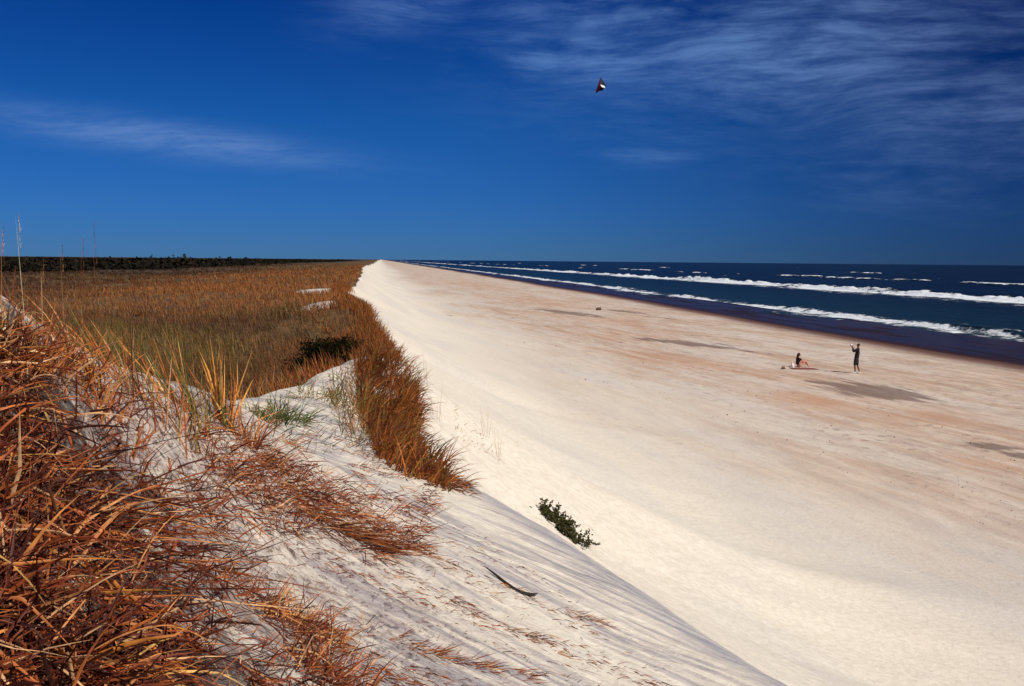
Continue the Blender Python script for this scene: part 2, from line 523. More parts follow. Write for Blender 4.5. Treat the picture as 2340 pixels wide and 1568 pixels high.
M_SAND, t = new_mat('dune_and_beach_sand')
pos = t.n('ShaderNodeNewGeometry').outputs['Position']
att = lambda nm: t.n('ShaderNodeAttribute', attribute_name=nm).outputs['Fac']
pr = t.mapping(pos, rot=(0, 0, R(-9)))
ps = t.mapping(pr, (0.26, 0.055, 0.3))
st1 = t.noise(ps, 1.0, 6, 0.6)                      # long streaks parallel to the shore
st2 = t.noise(t.mapping(pr, (1.1, 0.14, 0.3)), 1.0, 7, 0.66)
fine = t.noise(pos, 9.0, 5, 0.65)
st3 = t.noise(t.mapping(pr, (2.6, 0.40, 0.3)), 1.0, 7, 0.7)
grain = t.noise(pos, 60.0, 3, 0.6)
mott = t.noise(t.mapping(pos, (0.9, 0.5, 1)), 1.3, 6, 0.65)
slope_s = t.noise(t.mapping(t.mapping(pos, rot=(0, 0, R(36.9))), (0.42, 3.2, 0.6)), 1.0, 7, 0.62, 0.25)
slope_f = t.noise(t.mapping(t.mapping(pos, rot=(0, 0, R(36.9))), (1.6, 14.0, 1.0)), 1.0, 5, 0.6, 0.3)
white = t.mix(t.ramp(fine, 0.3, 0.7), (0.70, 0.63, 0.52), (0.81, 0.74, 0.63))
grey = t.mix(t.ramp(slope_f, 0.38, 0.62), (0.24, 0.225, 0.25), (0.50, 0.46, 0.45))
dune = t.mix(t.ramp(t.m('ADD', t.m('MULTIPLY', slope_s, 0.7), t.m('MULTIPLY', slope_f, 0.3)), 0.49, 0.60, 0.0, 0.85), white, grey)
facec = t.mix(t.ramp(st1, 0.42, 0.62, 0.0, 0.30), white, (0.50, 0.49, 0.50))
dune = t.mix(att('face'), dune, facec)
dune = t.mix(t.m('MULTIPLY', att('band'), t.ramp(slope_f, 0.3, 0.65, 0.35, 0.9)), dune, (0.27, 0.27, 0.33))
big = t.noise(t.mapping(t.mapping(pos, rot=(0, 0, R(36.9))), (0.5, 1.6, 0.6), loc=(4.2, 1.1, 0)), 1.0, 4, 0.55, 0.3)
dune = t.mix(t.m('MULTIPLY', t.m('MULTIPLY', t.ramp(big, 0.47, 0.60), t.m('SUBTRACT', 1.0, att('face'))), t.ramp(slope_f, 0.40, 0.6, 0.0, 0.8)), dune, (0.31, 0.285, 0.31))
dn = t.noise(t.mapping(pos, (5, 5, 5)), 1.0, 6, 0.75)
dune = t.mix(t.m('MULTIPLY', att('duff_shade'), t.ramp(dn, 0.38, 0.62, 0.15, 0.75)), dune, (0.30, 0.22, 0.21))
dune = t.mix(t.m('MULTIPLY', att('duff_shade'), t.ramp(t.noise(t.mapping(pos, (22, 14, 20)), 1.0, 5, 0.8), 0.50, 0.62, 0, 0.9)), dune, (0.035, 0.016, 0.014))
dune = t.mix(t.m('MULTIPLY', att('gap_shade'), t.ramp(t.noise(t.mapping(pos, (4, 4, 4)), 1.0, 5, 0.7), 0.38, 0.52, 0.1, 0.95)), dune, (0.022, 0.010, 0.009))  # near-black ground paints the shadow in gaps between the straw mats
tan = t.mix(t.ramp(st2, 0.36, 0.64), (0.66, 0.53, 0.42), (0.47, 0.31, 0.215))
tan = t.mix(t.ramp(st1, 0.40, 0.62, 0, 0.75), tan, (0.66, 0.60, 0.52))
tan = t.mix(t.ramp(mott, 0.48, 0.66, 0, 0.5), tan, (0.38, 0.30, 0.26))
tan = t.mix(t.ramp(st3, 0.50, 0.66, 0, 0.55), tan, (0.33, 0.23, 0.18))
tan = t.mix(t.ramp(t.noise(t.mapping(pos, (4.5, 2.2, 1)), 1.0, 6, 0.8), 0.50, 0.68, 0, 0.40), tan, (0.34, 0.25, 0.21))
org = t.m('MULTIPLY', att('orange'), t.ramp(st2, 0.32, 0.62, 0.25, 1.0))
tan = t.mix(t.m('MULTIPLY', org, 0.85), tan, (0.52, 0.27, 0.15))
tan = t.mix(t.m('MULTIPLY', att('vignette'), t.ramp(mott, 0.35, 0.6, 0.45, 1.0)), tan, (0.41, 0.345, 0.33))  # lens fall-off painted as mottled grey into the near right-hand beach
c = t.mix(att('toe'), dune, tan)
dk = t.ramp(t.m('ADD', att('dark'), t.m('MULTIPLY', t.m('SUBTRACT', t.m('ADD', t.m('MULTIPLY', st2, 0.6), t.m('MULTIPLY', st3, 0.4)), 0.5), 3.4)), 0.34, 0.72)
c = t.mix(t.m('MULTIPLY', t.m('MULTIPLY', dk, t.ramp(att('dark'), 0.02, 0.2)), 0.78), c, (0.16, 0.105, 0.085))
spk = t.ramp(t.noise(t.mapping(pos, (1.0, 0.6, 1)), 2.6, 5, 0.75), 0.60, 0.70, 0.0, 0.38)
c = t.mix(t.m('MULTIPLY', spk, att('toe')), c, (0.25, 0.17, 0.13))
c = t.mix(t.ramp(grain, 0.35, 0.65, 0.0, 0.10), c, (0.25, 0.2, 0.16))
rimc = t.mix(att('rim'), c, (0.10, 0.032, 0.022))
wets = t.mix(t.ramp(st2, 0.35, 0.65), (0.012, 0.012, 0.020), (0.032, 0.014, 0.014))
wets = t.mix(t.m('MULTIPLY', att('rim'), 0.8), wets, (0.06, 0.018, 0.012))
wetrim = t.m('MULTIPLY', att('wet'), t.m('SUBTRACT', 1.0, t.m('MULTIPLY', att('rim'), 0.7)))
patch = t.ramp(t.noise(t.mapping(pos, (0.35, 0.07, 1)), 1.0, 4), 0.52, 0.62)
wetrim = t.m('MULTIPLY', wetrim, t.m('SUBTRACT', 1.0, t.m('MULTIPLY', patch, 0.35)))
c = t.mix(att('wet'), rimc, wets)
vg = t.noise(t.mapping(pos, (0.35, 0.12, 1)), 1.0, 6, 0.65)
vgf = t.noise(t.mapping(pos, (1.6, 0.5, 1)), 1.0, 6, 0.7)
vcol = t.mix(t.ramp(vg, 0.35, 0.65), (0.10, 0.050, 0.022), (0.19, 0.105, 0.036))
vcol = t.mix(t.ramp(vgf, 0.40, 0.65, 0, 0.7), vcol, (0.045, 0.035, 0.018))
vcol = t.mix(t.ramp(vgf, 0.62, 0.75, 0, 0.5), vcol, (0.24, 0.14, 0.09))
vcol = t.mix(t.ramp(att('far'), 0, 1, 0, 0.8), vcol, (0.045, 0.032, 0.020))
c = t.mix(t.ramp(t.m('ADD', att('veg'), t.m('MULTIPLY', t.m('SUBTRACT', vgf, 0.5), 0.5)), 0.35, 0.6), c, vcol)
rough = t.m('SUBTRACT', 0.9, t.m('MULTIPLY', wetrim, 0.58))
vor = t.n('ShaderNodeTexVoronoi', ins={'Vector': pos, 'Scale': 1.5, 'Randomness': 1.0})
trail = t.ramp(t.noise(t.mapping(pos, (0.22, 0.10, 1)), 1.0, 3), 0.44, 0.58)
dimple = t.m('MULTIPLY', t.m('MULTIPLY', t.ramp(vor.outputs['Distance'], 0.30, 0.14, 0, 1), trail), att('toe'))
dimple = t.m('MULTIPLY', dimple, t.m('SUBTRACT', 1.0, att('wet')))
c = t.mix(t.m('MULTIPLY', dimple, 0.55), c, (0.26, 0.18, 0.15))
hgt = t.m('ADD', t.m('MULTIPLY', t.m('SUBTRACT', fine, dimple), 0.7), t.m('ADD', t.m('MULTIPLY', mott, 1.2), t.m('ADD', t.m('MULTIPLY', slope_f, 0.6), t.m('MULTIPLY', grain, 0.10))))
bmp = t.n('ShaderNodeBump', ins={'Height': hgt, 'Distance': 0.05, 'Strength': t.m('SUBTRACT', 0.65, t.m('MULTIPLY', att('wet'), 0.58))})
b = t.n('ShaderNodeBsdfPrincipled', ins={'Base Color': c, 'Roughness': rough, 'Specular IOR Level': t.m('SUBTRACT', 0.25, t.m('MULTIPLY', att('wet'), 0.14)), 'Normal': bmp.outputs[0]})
t.n('ShaderNodeOutputMaterial', ins={0: b})

V = np.stack([GX, GY, GZ], -1).reshape(-1, 3)
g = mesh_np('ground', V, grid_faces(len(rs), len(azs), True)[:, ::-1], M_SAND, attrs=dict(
    dark=dark, orange=orange, toe=toe, wet=wet, rim=rim * 0.9, band=np.exp(-((gx - b_ + 0.30) / 0.26) ** 2) * sstep(17, 12, gy), duff_shade=duff_shade, gap_shade=sstep(.1, -.55, gx + 0.30 * (gy - 2.2) + 0.35 * fbm(gx / .5, gy / .5, 75, 3)) * sstep(4.2, 3.0, gy), vignette=0.95 * sstep(8.0, 12, gx + 1.5 * fbm(gx / 4, gy / 4, 77, 3)) * sstep(26, 13, gy), veg=veg, face=sstep(-0.6, 1.4, gx - b_ + 0.6 * fbm(gx / 3, gy / 5, 91, 3)),
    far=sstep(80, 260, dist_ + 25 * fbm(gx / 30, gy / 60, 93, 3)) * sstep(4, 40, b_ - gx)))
tag(g, 'pale sand dune slope running down to a wide tan beach', kind='structure')

# ------------------------------------------------------------------ sea
a_s = np.radians(np.linspace(0.3, 62, 760))
r_s = np.concatenate([np.geomspace(46, 900, 760)[:-1], np.geomspace(900, 80000, 130)])
SR, SA = np.meshgrid(r_s, a_s, indexing='ij')
sx, sy = (SR * np.sin(SA)).ravel(), (SR * np.cos(SA)).ravel()


def line_x(y, base, amp, seed):
    return base + amp * fbm(y / 70.0, y * 0 + seed, seed, 3) + 0.25 * amp * fbm(y / 9.0, y * 0, seed + 3, 3)


res = 1 - sstep(250, 900, SR.ravel())
chop = 0.10 * fbm(sx / 5.5, sy / 9.0, 101, 4) + 0.16 * fbm(sx / 16, sy / 40, 103, 3) * sstep(50, 80, sx)
sz = SEA + chop * res
foam = np.zeros_like(sx)
# inner shore break, outer breaker, far row of short white crests
for base, amp, seed, hgt, back, front, apron in [(59.0, 2.0, 7, 0.45, 5, 0.9, 4.4), (117.0, 4.0, 17, 1.25, 6, 2.0, 8.0)]:
    lx = line_x(sy, base, amp, seed)
    hm = 0.38 + 1.1 * np.clip(fbm(sy / 17.0, sy * 0 + 2, seed + 9, 5, .6) + 0.3, 0, 1) ** 1.3
    d = sx - lx
    prof = np.where(d > 0, np.exp(-(d / back) ** 2), np.exp(-(d / front) ** 2))
    lump = 1 + 0.45 * fbm(sx / 2.0, sy / 3.0, seed + 5, 4)
    sz += hgt * hm * prof * lump * (0.4 + 0.6 * res)
    fm = sstep(0.4 * front + 0.6, -0.8, d) * sstep(-apron * (0.6 + 0.9 * np.clip(hm, 0, 1.2)), -apron * 0.25, d)
    foam = np.maximum(foam, fm * (0.72 + 0.45 * fbm(sy / 18.0, sy * 0 + 5, seed + 21, 3)) + 0.02)
    foam = np.maximum(foam, 0.40 * sstep(6, 0, d) * sstep(-apron * 2.2, -apron, d))
caps = np.zeros_like(sx)
for base, seed, th in [(205, 27, 0.16), (330, 31, 0.42)]:
    lx = line_x(sy, base, 22, seed)
    d = sx - lx
    on = sstep(th, th + 0.25, fbm(sy / 30.0, sy * 0 + 1, seed + 2, 2) + 0.25 * fbm(sy / 6.0, sy * 0 + 1, seed + 4, 2))
    wdt = 0.013 * base
    prof = np.exp(-(d / (wdt * (.6 + 1.2 * np.clip(on, 0, 1)))) ** 2)
    sz += 0.8 * on * prof
    caps = np.maximum(caps, on * prof * (0.75 + 0.5 * fbm(sx / 3, sy / 6, seed + 8, 3)))
rc = sstep(0.72, 0.85, fbm(sx / 10, sy / 22, 131, 3)) * sstep(130, 160, sx)
foam = np.maximum(foam, np.maximum(caps, rc * 0.6))
lacy = 0.24 * sstep(64, 60, sx)
foam = np.maximum(foam, lacy)
sz = np.where(SR.ravel() > 60000, SEA, sz)

M_SEA, t = new_mat('sea_water')
pos = t.n('ShaderNodeNewGeometry').outputs['Position']
fa = t.n('ShaderNodeAttribute', attribute_name='foam').outputs['Fac']
w1 = t.noise(t.mapping(pos, (0.35, 0.18, 0.3)), 1.0, 8, 0.65)
w2 = t.noise(t.mapping(pos, (0.03, 0.012, 0.03)), 1.0, 5, 0.6)
fn = t.noise(t.mapping(pos, (0.55, 0.4, 1)), 1.0, 7, 0.72)
fm = t.ramp(t.m('ADD', fa, t.m('MULTIPLY', t.m('SUBTRACT', fn, 0.5), 1.7)), 0.40, 0.68)
bc = t.mix(t.ramp(w2, 0.35, 0.65), (0.002, 0.007, 0.020), (0.003, 0.013, 0.030))
bc = t.mix(t.n('ShaderNodeAttribute', attribute_name='shal').outputs['Fac'], bc, (0.006, 0.022, 0.036))
bp_ = t.n('ShaderNodeBump', ins={'Height': w1, 'Distance': 0.9, 'Strength': 0.9})
wb = t.n('ShaderNodeBsdfPrincipled', ins={'Base Color': bc, 'Roughness': 0.35, 'IOR': 1.33, 'Specular IOR Level': 0.13, 'Normal': bp_.outputs[0]})
fcol = t.mix(fn, (0.62, 0.70, 0.76), (0.92, 0.94, 0.94))
fb = t.n('ShaderNodeBsdfPrincipled', ins={'Base Color': fcol, 'Roughness': 0.9, 'Specular IOR Level': 0.1,
                                       'Normal': t.n('ShaderNodeBump', ins={'Height': fn, 'Distance': 0.5, 'Strength': 0.7}).outputs[0]})
t.n('ShaderNodeOutputMaterial', ins={0: t.n('ShaderNodeMixShader', ins={0: fm, 1: wb, 2: fb})})
sea = mesh_np('water', np.stack([sx, sy, sz], -1), grid_faces(len(r_s), len(a_s))[:, ::-1], M_SEA, attrs=dict(foam=foam, shal=sstep(120, 60, sx)))
tag(sea, 'dark navy sea with two long lines of white surf', kind='structure')

# ------------------------------------------------------------------ dune field grass
def scatter_px(n, poly, dmin=0, dmax=1e9):
    """n ground points seen inside a picture polygon (even in the picture)"""
    poly = np.array(poly, float)
    lo, hi = poly.min(0), poly.max(0)
    out = []
    tot = 0
    while tot < n:
        p = rng.uniform(lo, hi, (n, 2))
        x, y = p[:, 0], p[:, 1]
        ins = np.zeros(n, bool)
        j = len(poly) - 1
        for i in range(len(poly)):
            xi, yi, xj, yj = *poly[i], *poly[j]
            ins ^= ((yi > y) != (yj > y)) & (x < (xj - xi) * (y - yi) / (yj - yi + 1e-12) + xi)
            j = i
        out.append(p[ins]); tot += ins.sum()
    p = np.concatenate(out)[:n]
    q = np.concatenate([hit(p[k:k + 4000, 0], p[k:k + 4000, 1]) for k in range(0, n, 20000)])
    d = np.hypot(q[:, 0], q[:, 1])
    return q[(d > dmin) & (d < dmax)]


def lean(n, mean, spread):
    return np.array(mean)[None] + rng.normal(0, 1, (n, 3)) * spread


# world-space scatter over the field: density falls with distance, clump by clump
def field_points(n, r0, r1, a0, a1, clump=0.0):
    r = np.exp(U(np.log(r0), np.log(r1), n)); a = np.radians(U(a0, a1, n))
    x, y = r * np.sin(a), r * np.cos(a)
    if clump:
        x = x + rng.normal(0, clump, n); y = y + rng.normal(0, clump, n)
    return x, y


H = Heap()
def grow_field(n, r0, r1, wscale, clumps):
    cx, cy = field_points(n // clumps, r0, r1, -32, 6)
    x = np.repeat(cx, clumps) + rng.normal(0, 0.16, (n // clumps) * clumps)
    y = np.repeat(cy, clumps) + rng.normal(0, 0.16, (n // clumps) * clumps)
    b = brink(y)
    keep = (x < b - 0.05 + U(-.25, .1, len(x))) & (y > vstart(x) + U(-.2, .8, len(x)))
    for (u, v, h, rx, ry) in [(745, 662, 1.9, 2.2, 5.0), (735, 690, 1.9, 1.3, 5.0)]:
        c = at_plane(u, v, 6.2 - h)[0]
        keep &= (((x - c[0]) / rx) ** 2 + ((y - c[1]) / ry) ** 2) > U(0.3, 1.0, len(x))
    x, y = x[keep], y[keep]
    z = ground(x, y)
    m = len(x)
    patch = fbm(x / 7, y / 14, 141, 3)
    edge = sstep(3.5, .8, brink(y) - x)
    T = np.where((U(0, 1, m) < sstep(-.1, .4, patch) * 0.6)[:, None], tints(m, 'olive'), tints(m, 'field'))
    T = np.where((U(0, 1, m) < edge * 0.85)[:, None], tints(m, 'rust'), T)
    T = np.where((U(0, 1, m) < .05)[:, None], tints(m, 'rust'), T)
    rustband = sstep(-0.3, 0.2, fbm(x / 12, y / 40, 143, 2)) * sstep(45, 70, y) * sstep(260, 150, y) * sstep(34, 14, brink(y) - x)
    T = np.where((U(0, 1, m) < rustband * 0.8)[:, None], tints(m, 'rust') * 0.8, T)
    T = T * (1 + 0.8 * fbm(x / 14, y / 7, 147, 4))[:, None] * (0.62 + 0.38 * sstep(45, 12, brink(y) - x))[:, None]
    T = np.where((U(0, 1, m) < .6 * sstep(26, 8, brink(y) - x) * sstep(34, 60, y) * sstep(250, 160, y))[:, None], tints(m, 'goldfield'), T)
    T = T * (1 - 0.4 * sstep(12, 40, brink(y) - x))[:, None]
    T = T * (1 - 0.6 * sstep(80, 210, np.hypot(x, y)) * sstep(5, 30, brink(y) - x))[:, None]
    L = U(0.18, 0.45, m) * (1 + 0.3 * patch)
    W = (0.004 + 0.00022 * np.hypot(x, y)) * wscale * U(.7, 1.3, m)
    dr = lean(m, (-0.18, 0.10, 1.0), 0.22)
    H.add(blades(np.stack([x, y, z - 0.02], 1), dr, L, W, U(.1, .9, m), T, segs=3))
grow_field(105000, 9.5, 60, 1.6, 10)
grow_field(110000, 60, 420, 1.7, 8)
o = H.build('dune_grass', M_BLADE)
tag(o, 'brown and olive grass covering the flat dune field behind the sand ridge', 'grass', kind='stuff')

# rust-coloured grass hanging over the seaward dune edge
H = Heap()
n = 21000
p = scatter_px(n, [(806, 800), (835, 700), (872, 742), (912, 800), (948, 900), (962, 960), (952, 1010), (995, 1075), (1030, 1125), (975, 1105), (915, 1085), (860, 1050), (826, 980), (812, 880)])
p = p[(p[:, 0] < brink(p[:, 1]) + 0.25)]
cl_ = fbm(p[:, 0] / .5, p[:, 1] / .7, 151, 2)
p = p[cl_ > U(-0.75, 0.15, len(p))]
m = len(p)
H.add(blades(p - [0, 0, .02], lean(m, (0.25, -0.25, 0.9), .28), U(.2, .48, m), U(.007, .018, m), U(.5, 2.2, m), np.where((U(0, 1, m) < .15)[:, None], tints(m, 'olive'), tints(m, 'rust', 'edge')) * (1 + .45 * fbm(p[:, 0] / .35, p[:, 1] / .6, 155, 3))[:, None], segs=4))
yy = U(16, 75, 9000); xx = brink(yy) + rng.normal(-0.15, 0.22, 9000)
q = np.stack([xx, yy, ground(xx, yy) - .02], 1)
H.add(blades(q, lean(9000, (0.15, -0.1, 0.9), .25), U(.2, .45, 9000), U(.006, .012, 9000) * (1 + yy / 50), U(.3, 1.5, 9000), tints(9000, 'rust'), segs=4))
o = H.build('dune_edge_grass', M_BLADE)
tag(o, 'rusty orange grass hanging over the seaward brink of the dune', 'grass', kind='stuff')

# ------------------------------------------------------------------ far thicket
M_LEAF = blade_mat('thicket_leaf', 0.0, (0.008, 0.010, 0.008))
M_LEAF.node_tree.nodes['Principled BSDF'].inputs['Specular IOR Level'].default_value = 0.0
front = np.array([(-260, 170), (-75, 190), (-44, 215), (-46, 380), (-48, 800), (-60, 2200)])
nb = 2600
ty = np.exp(U(np.log(175), np.log(2400), nb))
tx = np.interp(ty, front[1:, 1], front[1:, 0]) - np.abs(U(0, 1, nb)) ** 1.5 * ty * 0.75
tx = np.where(ty < 225, np.minimum(tx, np.interp(ty, [175, 190, 225], [-100, -75, -46])), tx)
tz = ground(tx, ty)
hh = U(1.2, 2.1, nb) * (0.95 + 0.7 * fbm(tx / 40, ty / 90, 161, 2)); ww = U(2.5, 6, nb) * (1 + ty / 900)
k = 44
cx = np.repeat(tx, k); cy = np.repeat(ty, k); cz = np.repeat(tz, k); ch = np.repeat(hh, k); cw = np.repeat(ww, k)
m = nb * k
th_, r_ = U(0, 2 * np.pi, m), np.sqrt(U(0, 1, m))
x = cx + cw * r_ * np.cos(th_); y = cy + cw * r_ * np.sin(th_)
z = cz + ch * (1 - r_ ** 2 * 0.75) * U(0.15, 1.0, m)
sz_ = U(.25, .5, m) * (1 + cy / 900)
n1_ = rng.normal(0, 1, (m, 3)); n2_ = rng.normal(0, 1, (m, 3))
n1_ /= np.linalg.norm(n1_, axis=1)[:, None]; n2_ = np.cross(n1_, n2_); n2_ /= np.linalg.norm(n2_, axis=1)[:, None]
C_ = np.stack([x, y, z], 1)
Vq = np.stack([C_ - n1_ * sz_[:, None], C_ - n2_ * sz_[:, None] * .6, C_ + n1_ * sz_[:, None], C_ + n2_ * sz_[:, None] * .6], 1).reshape(-1, 3)
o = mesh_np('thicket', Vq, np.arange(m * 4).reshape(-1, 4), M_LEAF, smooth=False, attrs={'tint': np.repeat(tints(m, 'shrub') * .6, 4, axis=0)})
tag(o, 'low dark thicket along the horizon at the far edge of the dune field', 'thicket', kind='stuff')


# ------------------------------------------------------------------ shrub in the hollow
def leaf_shrub(name, centre, spread, nleaf, size, pal, label, cat='shrub', stems=26, squash=(1, 1, 1)):
    root = bpy.data.objects.new(name, None); COL.objects.link(root); root.location = centre
    tag(root, label, cat)
    c = np.array(centre)
    n = stems
    ends = rng.normal(0, 1, (n, 3)); ends[:, 2] = np.abs(ends[:, 2]) + 0.3
    ends = ends / np.linalg.norm(ends, axis=1)[:, None] * spread * np.array(squash) * U(.6, 1, n)[:, None]
    H = Heap().add(blades(np.zeros((n, 3)), ends, np.linalg.norm(ends, axis=1), np.full(n, size * .25), U(0, .4, n), tints(n, 'dark'), segs=4, vee=.5))
    H.build('branches', M_BLADE, root)
    idx = rng.integers(0, n, nleaf)
    pos = ends[idx] * (U(.25, 1.0, nleaf)[:, None]) + rng.normal(0, 1, (nleaf, 3)) * spread * .10 * np.array(squash)
    pos[:, 2] = np.maximum(pos[:, 2], 0.01)
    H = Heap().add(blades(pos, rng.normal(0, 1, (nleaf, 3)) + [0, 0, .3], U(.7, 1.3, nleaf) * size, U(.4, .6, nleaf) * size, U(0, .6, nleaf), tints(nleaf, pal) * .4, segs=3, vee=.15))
    H.build('leaves', M_LEAF, root)
    return root


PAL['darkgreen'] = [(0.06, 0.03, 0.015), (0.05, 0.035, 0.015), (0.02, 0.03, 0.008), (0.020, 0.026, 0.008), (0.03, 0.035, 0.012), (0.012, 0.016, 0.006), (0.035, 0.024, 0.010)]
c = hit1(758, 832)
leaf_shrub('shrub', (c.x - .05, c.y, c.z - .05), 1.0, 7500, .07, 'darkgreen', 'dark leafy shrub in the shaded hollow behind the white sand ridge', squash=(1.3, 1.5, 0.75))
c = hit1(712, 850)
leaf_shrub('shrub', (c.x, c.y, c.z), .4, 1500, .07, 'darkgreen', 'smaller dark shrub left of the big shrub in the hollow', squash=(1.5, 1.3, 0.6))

# ------------------------------------------------------------------ straw litter on the near slope
M_STRAW = blade_mat('straw_stem', 0.04, (0.05, 0.012, 0.008))
litter = Heap()
def strew(n, poly, L, W, pal, mean=(0.6, -0.25, 0.15), spread=.45, kink=.5, lift=(0, .04), thresh=None, droop=(.1, .6), segs=5, vee=.35, sc=(.35, .25)):
    p = scatter_px(n, poly)
    if thresh is not None:
        f = fbm(p[:, 0] / sc[0], p[:, 1] / sc[1], 171, 3)
        p = p[f > thresh + rng.normal(0, .12, len(p))]
    m = len(p)
    p[:, 2] += U(*lift, m)
    T = tints(m, *pal)
    return blades(p, lean(m, mean, spread), U(*L, m), U(*W, m), U(*droop, m), T, segs=segs, kink=kink, vee=vee)


LEFT = [(-160, 780), (60, 770), (200, 870), (430, 915), (560, 960), (560, 1100), (520, 1250), (560, 1330), (700, 1420), (760, 1650), (-160, 1650)]
CORE = [(-160, 950), (120, 900), (330, 1040), (540, 1120), (570, 1230), (520, 1380), (400, 1650), (-160, 1650)]
litter.add(strew(9000, LEFT, (.012, .07), (.0015, .004), ('dark', 'straw'), thresh=-.22, lift=(0, .01), segs=3, mean=(.3, -.2, .1), spread=.7, sc=(.22, .16)))
litter.add(strew(500, [(-60, 725), (60, 745), (230, 850), (120, 870), (-60, 830)], (.05, .18), (.003, .007), ('straw', 'dark', 'rust', 'gold'), mean=(.1, -.1, .5), spread=.6, kink=.5, lift=(0, .01)))
litter.add(strew(450, [(-60, 770), (120, 800), (300, 880), (460, 930), (470, 985), (250, 960), (60, 900), (-60, 880)], (.06, .24), (.003, .007), ('straw', 'dark', 'rust'), mean=(.1, -.1, .5), spread=.6, kink=.5, lift=(0, .01)))
litter.add(strew(1300, [(380, 1020), (560, 1080), (800, 1130), (760, 1230), (560, 1230), (600, 1330), (760, 1440), (740, 1600), (560, 1600), (500, 1400)], (.05, .22), (.003, .006), ('dark', 'straw', 'deep'), thresh=.0, mean=(.6, -.4, .08), spread=.4, kink=.6, lift=(0, .02), sc=(.4, .25)))
litter.add(strew(1500, LEFT, (.05, .20), (.002, .005), ('dark', 'straw'), thresh=.0, mean=(.35, -.2, .1), spread=.6, kink=.9, lift=(0, .03), sc=(.3, .2)))
litter.add(strew(1100, CORE, (.08, .26), (.003, .007), ('straw', 'dark', 'deep'), thresh=.10, mean=(.35, -.25, .12), spread=.6, kink=.9, lift=(.0, .06), sc=(.24, .2)))
litter.add(strew(420, CORE, (.10, .30), (.005, .0095), ('straw', 'gold', 'straw'), thresh=.06, mean=(.3, -.25, .15), spread=.6, kink=.9, lift=(.02, .09), droop=(.2, 1.2), vee=.2))
litter.add(strew(2600, CORE, (.06, .24), (.003, .009), ('deep', 'deep', 'dark'), mean=(.35, -.3, -.02), spread=.5, kink=.8, thresh=-.15, lift=(0, .04), sc=(.3, .2)))
RIDGE = [(590, 930), (660, 890), (800, 828), (850, 950), (835, 1050), (700, 1040), (600, 1000)]
litter.add(strew(700, RIDGE, (.06, .22), (.004, .008), ('pale', 'olive', 'straw', 'green'), mean=(.5, -.5, .3), spread=.35, kink=.3, lift=(0, .01), thresh=-.1, sc=(.6, .5)))
litter.add(strew(260, [(750, 880), (800, 835), (850, 950), (830, 1040), (780, 1000)], (.12, .35), (.005, .009), ('olive', 'green', 'rust'), mean=(.1, -.2, .8), spread=.35, kink=.2, lift=(0, .01)))
MID = [(480, 960), (640, 1000), (850, 1040), (1000, 1130), (960, 1300), (760, 1220), (560, 1180), (500, 1100)]
litter.add(strew(3400, MID, (.03, .18), (.003, .007), ('straw', 'dark'), thresh=-.02, mean=(.7, -.5, .1), spread=.35, lift=(0, .03), sc=(.5, .3)))
SLOPE = [(540, 1250), (700, 1180), (1000, 1150), (1250, 1330), (1500, 1500), (1600, 1600), (700, 1600), (640, 1420)]
litter.add(strew(2600, SLOPE, (.015, .09), (.002, .005), ('dark', 'straw'), thresh=.10, mean=(.75, -.6, .02), spread=.18, kink=.2, lift=(0, .004), sc=(.8, .25)))
litter.add(strew(900, SLOPE, (.012, .05), (.0015, .004), ('dark',), thresh=-.3, mean=(.75, -.6, .02), spread=.4, kink=.4, lift=(0, .004), segs=3))
litter.add(strew(260, SLOPE, (.08, .22), (.001, .002), ('dark',), thresh=.0, mean=(.75, -.62, .0), spread=.10, kink=.15, lift=(0, .004)))
o = litter.build('straw_litter', M_STRAW)
tag(o, 'rusty dead straw and twigs strewn over the near dune slope', 'straw', kind='stuff')


# ------------------------------------------------------------------ individual tufts
def tuft(u, v, n, L, W, pals, label, group=None, spread=.5, mean=(0.1, 0, 1), radius=.06, droop=(.3, 1.4), kink=.15, name='grass_tuft', cat='grass tuft', stretch=(1, 1), dz=0.0, segs=6, vee=.3):
    c = hit1(u, v)
    dx = np.clip(rng.normal(0, radius, n), -1.5 * radius, 1.5 * radius) * stretch[0]; dy = np.clip(rng.normal(0, radius, n), -1.5 * radius, 1.5 * radius) * stretch[1]
    x, y = c.x + dx, c.y + dy
    base = np.stack([x, y, ground(x, y) - .01], 1)
    d = lean(n, mean, spread) + np.stack([dx, dy, dx * 0], 1) / max(radius, 1e-3) * .18
    d[:, 2] = np.maximum(d[:, 2], 0.05)
    r = blades(base, d, U(*L, n), U(*W, n), U(*droop, n), tints(n, *pals), segs=segs, kink=kink, vee=vee)
    o = Heap().add(r).build(name, M_STRAW, loc=(c.x, c.y, c.z + dz))
    return tag(o, label, cat, group)


G1 = 'dead straw tufts on the near mound'
tuft(40, 1120, 90, (.10, .34), (.003, .009), ('straw', 'straw', 'gold'), 'big tangled rust straw tuft at the left edge of the near mound', G1, spread=.75, mean=(.3, -.1, .5), radius=.10, kink=.5)
tuft(140, 1290, 90, (.10, .30), (.003, .007), ('straw', 'dark'), 'straw tuft flattened to the right below the biggest left tangle', G1, spread=.6, mean=(.7, -.3, .2), radius=.10, kink=.5)
tuft(330, 1120, 90, (.10, .30), (.003, .007), ('straw', 'dark'), 'splayed orange straw tuft in the middle of the near mound', G1, spread=.7, mean=(.35, -.2, .4), radius=.09, kink=.5)
tuft(250, 1230, 70, (.30, .75), (.003, .006), ('straw', 'dark'), 'long straw stems sweeping down the slope to the lower right', G1, spread=.18, mean=(.85, -.50, .10), radius=.10, kink=.15, droop=(0, .3))
tuft(200, 1500, 120, (.10, .28), (.004, .010), ('straw', 'gold', 'dark'), 'matted straw tuft with pale golden blades near the bottom left', G1, spread=.5, mean=(.5, -.35, .2), radius=.09, kink=.6)
